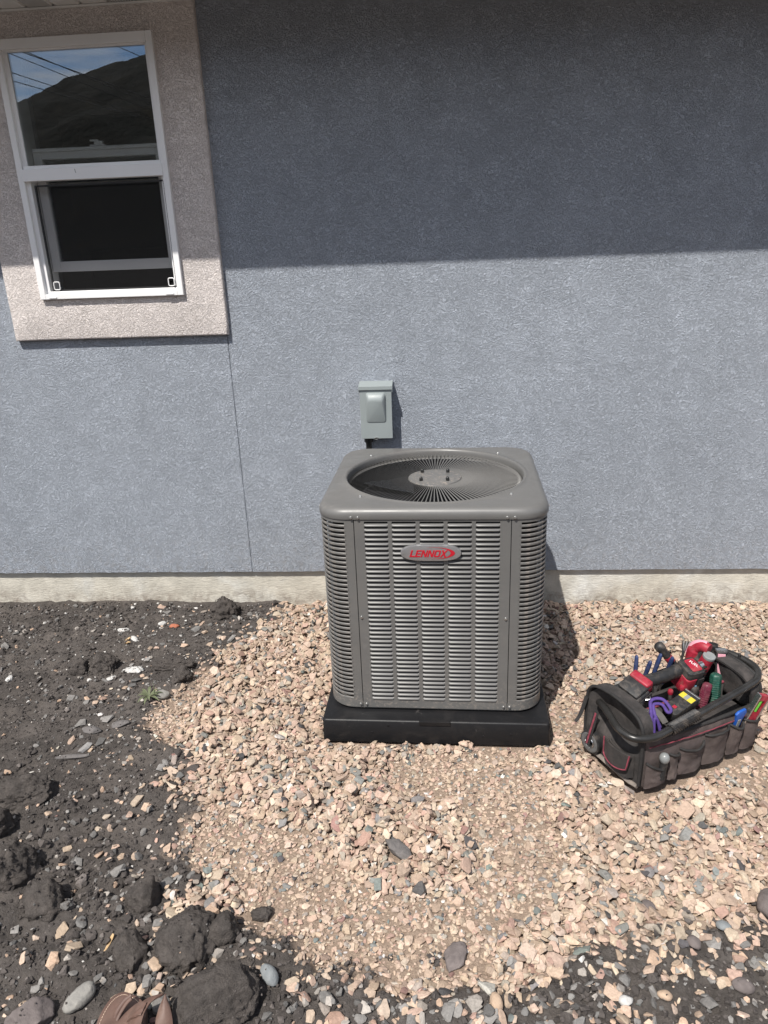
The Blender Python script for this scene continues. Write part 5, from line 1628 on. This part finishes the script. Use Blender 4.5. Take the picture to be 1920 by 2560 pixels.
mb = MB(); mb.lathe([(0.0135, 0), (0.0165, 0.002), (0.0165, 0.006), (0.012, 0.007), (0.011, 0.002), (0.001, 0.001)], 16, Matrix.Translation((0.458, 0.184, 0.266))); mb.build('rim', M['t_black'], bs, smooth=40)
# ribbed grips standing at the front
def ribbed(name, label, cat, base, topp, r_, mat, n=11):
    t_ = tool(name, label, cat, (0, 0, 0))
    base, topp = Vector(base), Vector(topp)
    mm = align(base, topp); L_ = (topp - base).length
    mb_ = MB(); mb_.lathe([(r_ * 0.9, 0), (r_ * 0.95, 0.004), (r_, L_ * 0.5), (r_ * 1.02, L_ - 0.010), (r_ * 0.92, L_ - 0.003), (r_ * 0.7, L_)], 6, mm); b_ = mb_.build('handle', mat, t_, bevel=0.003, smooth=40)
    for k in range(n):
        z_ = 0.006 + (L_ - 0.020) * k / n
        mb_ = MB(); mb_.lathe([(r_ * 0.90, z_), (r_ * 1.04, z_ + 0.0012), (r_ * 1.04, z_ + 0.0038), (r_ * 0.90, z_ + 0.005)], 6, mm); mb_.build('rib', mat, b_, bevel=0.0008)
    mb_ = MB(); mb_.tube([base, base - (topp - base).normalized() * 0.07], 0.004, 8); mb_.build('shank', M['steel'], t_, smooth=50)
    return t_
ribbed('screwdriver', 'green ribbed screwdriver handle standing upright in the tool bag', 'screwdriver', (0.366, 0.080, 0.135), (0.376, 0.091, 0.236), 0.0185, M['t_green'])
ribbed('screwdriver', 'maroon ribbed screwdriver handle leaning beside the green one', 'screwdriver', (0.296, 0.070, 0.130), (0.318, 0.070, 0.230), 0.0165, M['t_maroon'])
kb2 = tool('torque_knob', 'black round knob with shiny blue top behind the maroon handle', 'knob', (0, 0, 0))
mb = MB(); mb.lathe([(0.013, 0), (0.0165, 0.006), (0.0170, 0.030), (0.0145, 0.038), (0.010, 0.041), (0.001, 0.042)], 20, Matrix.Translation((0.300, 0.106, 0.168))); mb.build('knob', M['t_black'], kb2, smooth=50)
mb = MB(); mb.lathe([(0.0085, 0), (0.007, 0.0012), (0.001, 0.0015)], 16, Matrix.Translation((0.300, 0.106, 0.2095))); mb.build('lens', plain('blue_lens', (0.15, 0.32, 0.45), 0.15), kb2, smooth=50)
# stud-finder-like black body with yellow label
fd = tool('stud_finder', 'black rectangular stud finder with yellow label lying behind the handle grip', 'stud finder', (0, 0, 0))
T4 = Matrix.Translation((0.212, 0.068, 0.188)) @ Matrix.Rotation(0.10, 4, 'Z') @ Matrix.Rotation(-0.18, 4, 'Y') @ Matrix.Rotation(0.15, 4, 'X')
mb = MB(); mb.prism(rounded_rect(-0.064, 0.052, -0.026, 0.026, 0.010, 4), -0.016, 0.016, T4); mb.build('body', M['t_black'], fd, bevel=0.004, smooth=40)
mb = MB(); mb.box(0.010, 0.032, -0.0235, 0.0235, 0.0158, 0.0175, T4); lb2 = mb.build('label', M['t_yellow'], fd, bevel=0.0005)
mb = MB(); mb.box(0.0105, 0.0315, -0.006, 0.007, 0.0174, 0.0180, T4); mb.build('label_print', M['t_grey'], lb2)
mb = MB(); mb.box(-0.044, -0.032, -0.007, 0.005, 0.0158, 0.0185, T4); mb.build('button', M['t_red'], fd, bevel=0.001)
mb = MB(); mb.box(0.044, 0.050, -0.0265, 0.0265, -0.010, 0.0172, T4); mb.build('trim_bar', M['steel'], fd, bevel=0.001)
# two small red-capped drivers
for x_, lab in ((0.206, 'small red capped screwdriver nearer the purple cord'), (0.254, 'small red capped screwdriver nearer the round blue topped knob')):
    t_ = tool('precision_screwdriver', lab, 'screwdriver', (0, 0, 0), 'small red capped screwdrivers')
    mb = MB(); mb.tube([(x_ - 0.004, 0.100, 0.12), (x_, 0.112, 0.205)], 0.0066, 10); mb.build('handle', M['t_black'], t_, smooth=50)
    mb = MB(); mb.lathe([(0.0072, 0), (0.0085, 0.004), (0.0085, 0.012), (0.0065, 0.016), (0.001, 0.0165)], 12, Matrix.Translation((x_, 0.112, 0.202))); mb.build('cap', M['t_red'], t_, smooth=50)
# purple cord loop with striped strap
pc = tool('purple_cord', 'looped purple cord spilling beside the silver wrench', 'cord', (0, 0, 0))
mb = MB(); mb.tube(bez([(0.085, 0.052, 0.150), (0.098, 0.082, 0.195), (0.120, 0.104, 0.212), (0.150, 0.090, 0.214), (0.150, 0.054, 0.200), (0.132, 0.048, 0.198), (0.138, 0.078, 0.206), (0.118, 0.092, 0.204), (0.104, 0.074, 0.190), (0.098, 0.040, 0.160)], 7), 0.0056, 8, flat=0.8); mb.build('loop', M['t_purple'], pc, smooth=60)
mb = MB(); mb.tube(bez([(0.075, 0.040, 0.150), (0.082, 0.050, 0.188), (0.090, 0.046, 0.186), (0.094, 0.034, 0.150)], 6), 0.0048, 8); mb.build('loop', M['t_purple'], pc, smooth=60)
def f(u, v):
    return (0.098 + 0.022 * v + 0.012 * u, 0.088 - 0.046 * u, 0.196 - 0.028 * u * u)
mb = MB(); mb.sheet(f, 8, 2, 0.002); mb.build('webbing', M['canvas_in'], pc, smooth=60)
# silver adjustable wrench head with scale
wn_ = tool('adjustable_wrench', 'bright silver wrench head standing at the near end of the bag', 'wrench', (0, 0, 0))
mb = MB(); mb.prism(rounded_rect(-0.017, 0.017, -0.008, 0.008, 0.004, 3), -0.075, 0.012, Matrix.Translation((0.070, 0.085, 0.190)) @ Matrix.Rotation(0.4, 4, 'Z')); mb.build('jaw', M['steel'], wn_, bevel=0.002, smooth=40)
mb = MB(); mb.prism(rounded_rect(-0.010, 0.010, -0.007, 0.007, 0.003, 3), 0.0, 0.034, Matrix.Translation((0.086, 0.112, 0.186)) @ Matrix.Rotation(0.4, 4, 'Z')); mb.build('jaw', M['t_black'], wn_, bevel=0.002, smooth=40)
mb = MB(); mb.lathe([(0.007, 0), (0.008, 0.002), (0.008, 0.012), (0.007, 0.014)], 14, Matrix.Translation((0.074, 0.076, 0.196))); mb.build('knurl', M['steel'], wn_, smooth=40)
mb = MB(); mb.tube(bez([(0.108, 0.128, 0.212), (0.120, 0.116, 0.222), (0.112, 0.104, 0.218), (0.098, 0.118, 0.214), (0.120, 0.140, 0.210)], 6), 0.002, 6); mb.build('wire_clip', M['steel'], wn_, smooth=50)
# things in the outside pockets
lv = tool('torpedo_level', 'short red spirit level with green vial in the last front pocket', 'level', (0, 0, 0))
T5 = Matrix.Translation((0.426, -0.018, 0.135)) @ Matrix.Rotation(-0.30, 4, 'Z') @ Matrix.Rotation(0.30, 4, 'Y') @ Matrix.Rotation(0.12, 4, 'X')
mb = MB(); mb.box(-0.019, -0.0135, -0.0095, 0.0095, -0.08, 0.078, T5); mb.box(0.0135, 0.019, -0.0095, 0.0095, -0.08, 0.078, T5); mb.build('edge_rail', M['steel'], lv, bevel=0.0008)
mb = MB(); mb.box(-0.0135, 0.0135, -0.007, 0.007, -0.08, 0.012, T5); mb.box(-0.0135, 0.0135, -0.007, 0.007, 0.058, 0.078, T5); mb.box(-0.0135, -0.0095, -0.007, 0.007, 0.012, 0.058, T5); mb.box(0.0095, 0.0135, -0.007, 0.007, 0.012, 0.058, T5); mb.build('body', M['t_red'], lv)
mb = MB(); mb.tube([T5 @ Vector((0, 0, 0.014)), T5 @ Vector((0, 0, 0.056))], 0.0062, 12); mb.build('vial', M['vial'], lv, smooth=50)
mb = MB(); mb.box(-0.0095, 0.0095, 0.004, 0.0065, 0.012, 0.058, T5); mb.build('vial_back', M['t_white'], lv)
bw = tool('blue_scraper', 'bright blue plastic scraper in the front pocket beside the red level', 'scraper', (0, 0, 0))
T6 = Matrix.Translation((0.366, -0.012, 0.115)) @ Matrix.Rotation(0.10, 4, 'Y') @ Matrix.Rotation(0.16, 4, 'X')
mb = MB(); mb.prism([(-0.010, -0.05), (0.014, -0.05), (0.0155, 0.020), (0.022, 0.044), (0.014, 0.058), (-0.014, 0.052), (-0.022, 0.042), (-0.012, 0.018)], -0.004, 0.004, T6 @ Matrix.Rotation(R(90), 4, 'X')); mb.build('blade', M['t_bright'], bw, bevel=0.0012, smooth=40)
mb = MB(); mb.prism(rounded_rect(-0.006, 0.007, -0.03, 0.022, 0.003, 3), 0.004, 0.0062, T6 @ Matrix.Rotation(R(90), 4, 'X')); mb.build('clear_strip', M['t_grey'], bw, bevel=0.0008)
gb = tool('screwdriver', 'screwdriver with round grey knob in the first front pocket', 'screwdriver', (0, 0, 0))
mb = MB(); mb.lathe([(0.008, -0.018), (0.0125, -0.012), (0.0150, -0.004), (0.0150, 0.003), (0.0115, 0.011), (0.006, 0.0148), (0.001, 0.016)], 18, Matrix.Translation((0.064, -0.019, 0.104))); mb.build('knob', M['t_grey'], gb, smooth=60)
mb = MB(); mb.tube([(0.060, -0.017, 0.03), (0.064, -0.019, 0.090)], 0.0118, 12); mb.build('handle', M['t_black'], gb, smooth=50)
# tape roll hanging on the end strap
tr_ = tool('tape_roll', 'roll of grey tape hanging from a strap on the near end of the bag', 'tape', (0, 0, 0))
T7 = Matrix.Translation((-0.022, 0.196, 0.050)) @ Matrix.Rotation(R(-90), 4, 'Y') @ Matrix.Rotation(0.12, 4, 'X')
mb = MB(); mb.lathe([(0.018, -0.010), (0.018, 0.012), (0.033, 0.012), (0.038, 0.010), (0.039, 0.0), (0.038, -0.010), (0.018, -0.010)], 32, T7, cap=False); mb.build('roll', M['t_black'], tr_, smooth=40)
mb = MB(); mb.lathe([(0.020, 0.0122), (0.031, 0.0135), (0.0335, 0.0122)], 32, T7, cap=False); mb.build('side_face', M['tape'], tr_, smooth=40)
mb = MB(); mb.lathe([(0.0185, 0.0125), (0.0165, 0.0145), (0.0145, 0.010), (0.0145, -0.008)], 24, T7, cap=False); mb.build('core', M['steel'], tr_, smooth=40)

# ------------------------------------------------------------------ sandal
SD = empty('sandal', (-0.692, -1.964, 0.030), R(2))
tag(SD, 'brown leather thong sandal with stitched footbed at the bottom edge', 'sandal')
# local: toe at y=0, heel towards -y
outl = [(-0.052, -0.09), (-0.053, -0.05), (-0.047, -0.022), (-0.036, -0.006), (-0.020, 0.001), (0.000, -0.004), (0.022, -0.014), (0.042, -0.034), (0.053, -0.065), (0.055, -0.10), (0.046, -0.16), (0.040, -0.22), (0.028, -0.262), (0.0, -0.274), (-0.026, -0.264), (-0.038, -0.22), (-0.046, -0.15)]
OL = [(p.x, p.y) for p in bez([(a, b, 0) for a, b in outl], 5, closed=True)][::-1]
cxo, cyo = 0.0, -0.13
def shrink(d): return [(cxo + (x - cxo) * (1 - d / 0.05), cyo + (y - cyo) * (1 - d / 0.13)) for x, y in OL]
mb = MB()
rs = [(0.002, -0.002), (0.0, 0.002), (0.0, 0.013), (0.001, 0.0145)]
k = len(OL)
mb.add([(x, y, z) for d, z in rs for x, y in shrink(d)], [(i * k + j, i * k + (j + 1) % k, (i + 1) * k + (j + 1) % k, (i + 1) * k + j) for i in range(len(rs) - 1) for j in range(k)] + [tuple(range(k - 1, -1, -1)), tuple((len(rs) - 1) * k + j for j in range(k))])
mb.build('outsole', M['leather_dark'], SD, smooth=50)
mb = MB()
rs = [(0.0015, 0.0145), (0.0015, 0.0185), (0.004, 0.0200), (0.011, 0.0192), (0.02, 0.0185)]
mb.add([(x, y, z) for d, z in rs for x, y in shrink(d)], [(i * k + j, i * k + (j + 1) % k, (i + 1) * k + (j + 1) % k, (i + 1) * k + j) for i in range(len(rs) - 1) for j in range(k)] + [tuple((len(rs) - 1) * k + j for j in range(k))])
fb = mb.build('footbed', M['leather'], SD, smooth=50)
ring = shrink(0.0085)
mb = MB()
for i in range(0, k, 1):
    a_, b_ = Vector((*ring[i], 0.0198)), Vector((*ring[(i + 1) % k], 0.0198))
    n_ = max(1, int((b_ - a_).length / 0.0045))
    for q in range(n_):
        mb.tube([a_.lerp(b_, (q + 0.1) / n_), a_.lerp(b_, (q + 0.72) / n_)], 0.0008, 5)
stc = mb.build('stitching', M['thread'], fb); stc['kind'] = 'stuff'
# toe loop, quilted patch and the two wide straps
mb = MB(); mb.tube(bez([(-0.018, -0.058, 0.018), (-0.014, -0.050, 0.028), (-0.002, -0.036, 0.040), (0.012, -0.028, 0.046)], 6), 0.0045, 8, flat=0.55); mb.tube(bez([(-0.012, -0.064, 0.018), (-0.006, -0.052, 0.027), (0.004, -0.040, 0.038), (0.014, -0.034, 0.045)], 6), 0.004, 8, flat=0.55); mb.build('toe_loop', M['leather'], SD, smooth=60)
def coons(L_, R_):
    """sheet spanned between two guide curves"""
    a_, b_ = bez(L_, 6), bez(R_, 6)
    def g_(u, v):
        k_ = u * (len(a_) - 1); i_ = min(int(k_), len(a_) - 2)
        p, q = a_[i_].lerp(a_[i_ + 1], k_ - i_), b_[i_].lerp(b_[i_ + 1], k_ - i_)
        return p.lerp(q, v) + Vector((0, 0, 0.007 * math.sin(math.pi * v) + 0.0022 * wr(u * 7, v * 6, 4.4)))
    return g_
# upper leather from the toe loop to the ridge, and the side strap falling away to the right
ul = coons([(0.030, -0.046, 0.040), (0.024, -0.062, 0.042), (0.025, -0.092, 0.044), (0.026, -0.150, 0.044)], [(0.086, -0.034, 0.060), (0.066, -0.060, 0.066), (0.060, -0.092, 0.064), (0.066, -0.150, 0.060)])
mb = MB(); mb.sheet(ul, 20, 10, 0.0035); up_ = mb.build('upper_strap', M['leather'], SD, smooth=60)
qp = coons([(0.022, -0.056, 0.0435), (0.022, -0.072, 0.0455), (0.023, -0.088, 0.0465)], [(0.060, -0.060, 0.068), (0.058, -0.074, 0.068), (0.056, -0.088, 0.067)])
def f(u, v):
    return qp(u, v) + Vector((0, 0, 0.003 * (abs(u - v) + abs(1 - u - v)) - 0.001))
mb = MB(); mb.sheet(f, 10, 10, 0.004); mb.build('quilted_patch', M['leather'], up_, smooth=50)
ss = coons([(0.088, -0.036, 0.058), (0.078, -0.064, 0.040), (0.082, -0.105, 0.028), (0.086, -0.165, 0.018)], [(0.094, -0.040, 0.052), (0.108, -0.062, 0.034), (0.122, -0.110, 0.014), (0.112, -0.170, 0.004)])
mb = MB(); mb.sheet(ss, 20, 8, 0.0035); mb.build('side_strap', M['leather'], SD, smooth=60)

# ------------------------------------------------------------------ hills behind the photographer, seen only in the glass
def hill_mat():
    t = NT('dry_wooded_hillside')
    c = t.ramp(t.noise(0.05, 6, 0.7, 0.5), [(0.35, (0.005, 0.006, 0.005)), (0.55, (0.013, 0.012, 0.010)), (0.72, (0.030, 0.025, 0.018))])
    t.col(c).set(0.95, 0, 0.1)
    t.bump(t.noise(0.2, 5, 0.7), 3.0, 0.8)
    return t.m
hxs = np.concatenate([np.arange(-1500, -500, 40.0), np.arange(-500, 100, 5.0), np.arange(100, 1501, 40.0)])
hys = np.concatenate([np.arange(-1300, -640, 30.0), np.arange(-640, -150, 6.0)])
A_, B_ = np.meshgrid(hxs, hys, indexing='ij')
ridge = np.interp(A_, [-1500, -700, -420, -340, -312, -290, -271, -254, -237, -209, -150, -60, 100, 500, 1500], [70, 95, 106, 107, 106, 103, 107, 113, 120, 126, 142, 160, 170, 150, 120])
prof = np.where(B_ > -600, sstep(-170, -600, B_) ** 1.2, 1.0 + (B_ + 600) * 0.0004)
Hh = ridge * prof + (np.abs(vnoise(A_, B_, 0.02, 31)) * 14 * (1 - np.clip(prof, 0, 1)) + vnoise(A_, B_, 0.08, 32) * 1.6 + vnoise(A_, B_, 0.3, 33) * 1.3) * np.clip(prof * 3, 0, 1) - 2
n1, n2 = A_.shape
ii, jj = np.meshgrid(np.arange(n1 - 1), np.arange(n2 - 1), indexing='ij')
me = np_mesh('hills', np.stack([A_, B_, Hh], -1).reshape(-1, 3), np.stack([ii * n2 + jj, (ii + 1) * n2 + jj, (ii + 1) * n2 + jj + 1, ii * n2 + jj + 1], -1).reshape(-1, 4), hill_mat(), True)
tag(link('hills', me), 'dark wooded hillside mirrored in the window', kind='structure')
CABLE_LABELS = ['overhead cable mirrored in the upper pane, highest at its left edge', 'overhead cable mirrored in the upper pane, entering at the top left', 'overhead cable mirrored in the upper pane, second lowest at its left edge', 'overhead cable mirrored in the upper pane, lowest at its left edge', 'lone overhead cable mirrored near the top right of the upper pane', 'faint overhead cable mirrored between the others in mid pane']
cable_mat = plain('cable_black', (0.02, 0.02, 0.02), 0.6)
for i, (a, b) in enumerate((
( (-8.07, 20.0, 4.57) , (-72.74, -300.0, 37.86) ),
( (-6.98, 20.0, 4.19) , (-73.51, -300.0, 39.91) ),
( (-5.11, 20.0, 2.74) , (-88.0, -300.0, 42.52) ),
( (-3.27, 20.0, 1.8) , (-97.08, -300.0, 45.18) ),
( (-4.0, 20.0, 2.15) , (-64.45, -300.0, 50.45) ),
( (-3.54, 20.0, 2.11) , (-79.8, -300.0, 45.7) ),
)):
    mb = MB(); mb.tube([Vector(a).lerp(Vector(b), q / 24) for q in range(25)], 0.020, 6)
    tag(mb.build('overhead_cable', cable_mat), CABLE_LABELS[i], 'cable', 'overhead cables mirrored in the window')
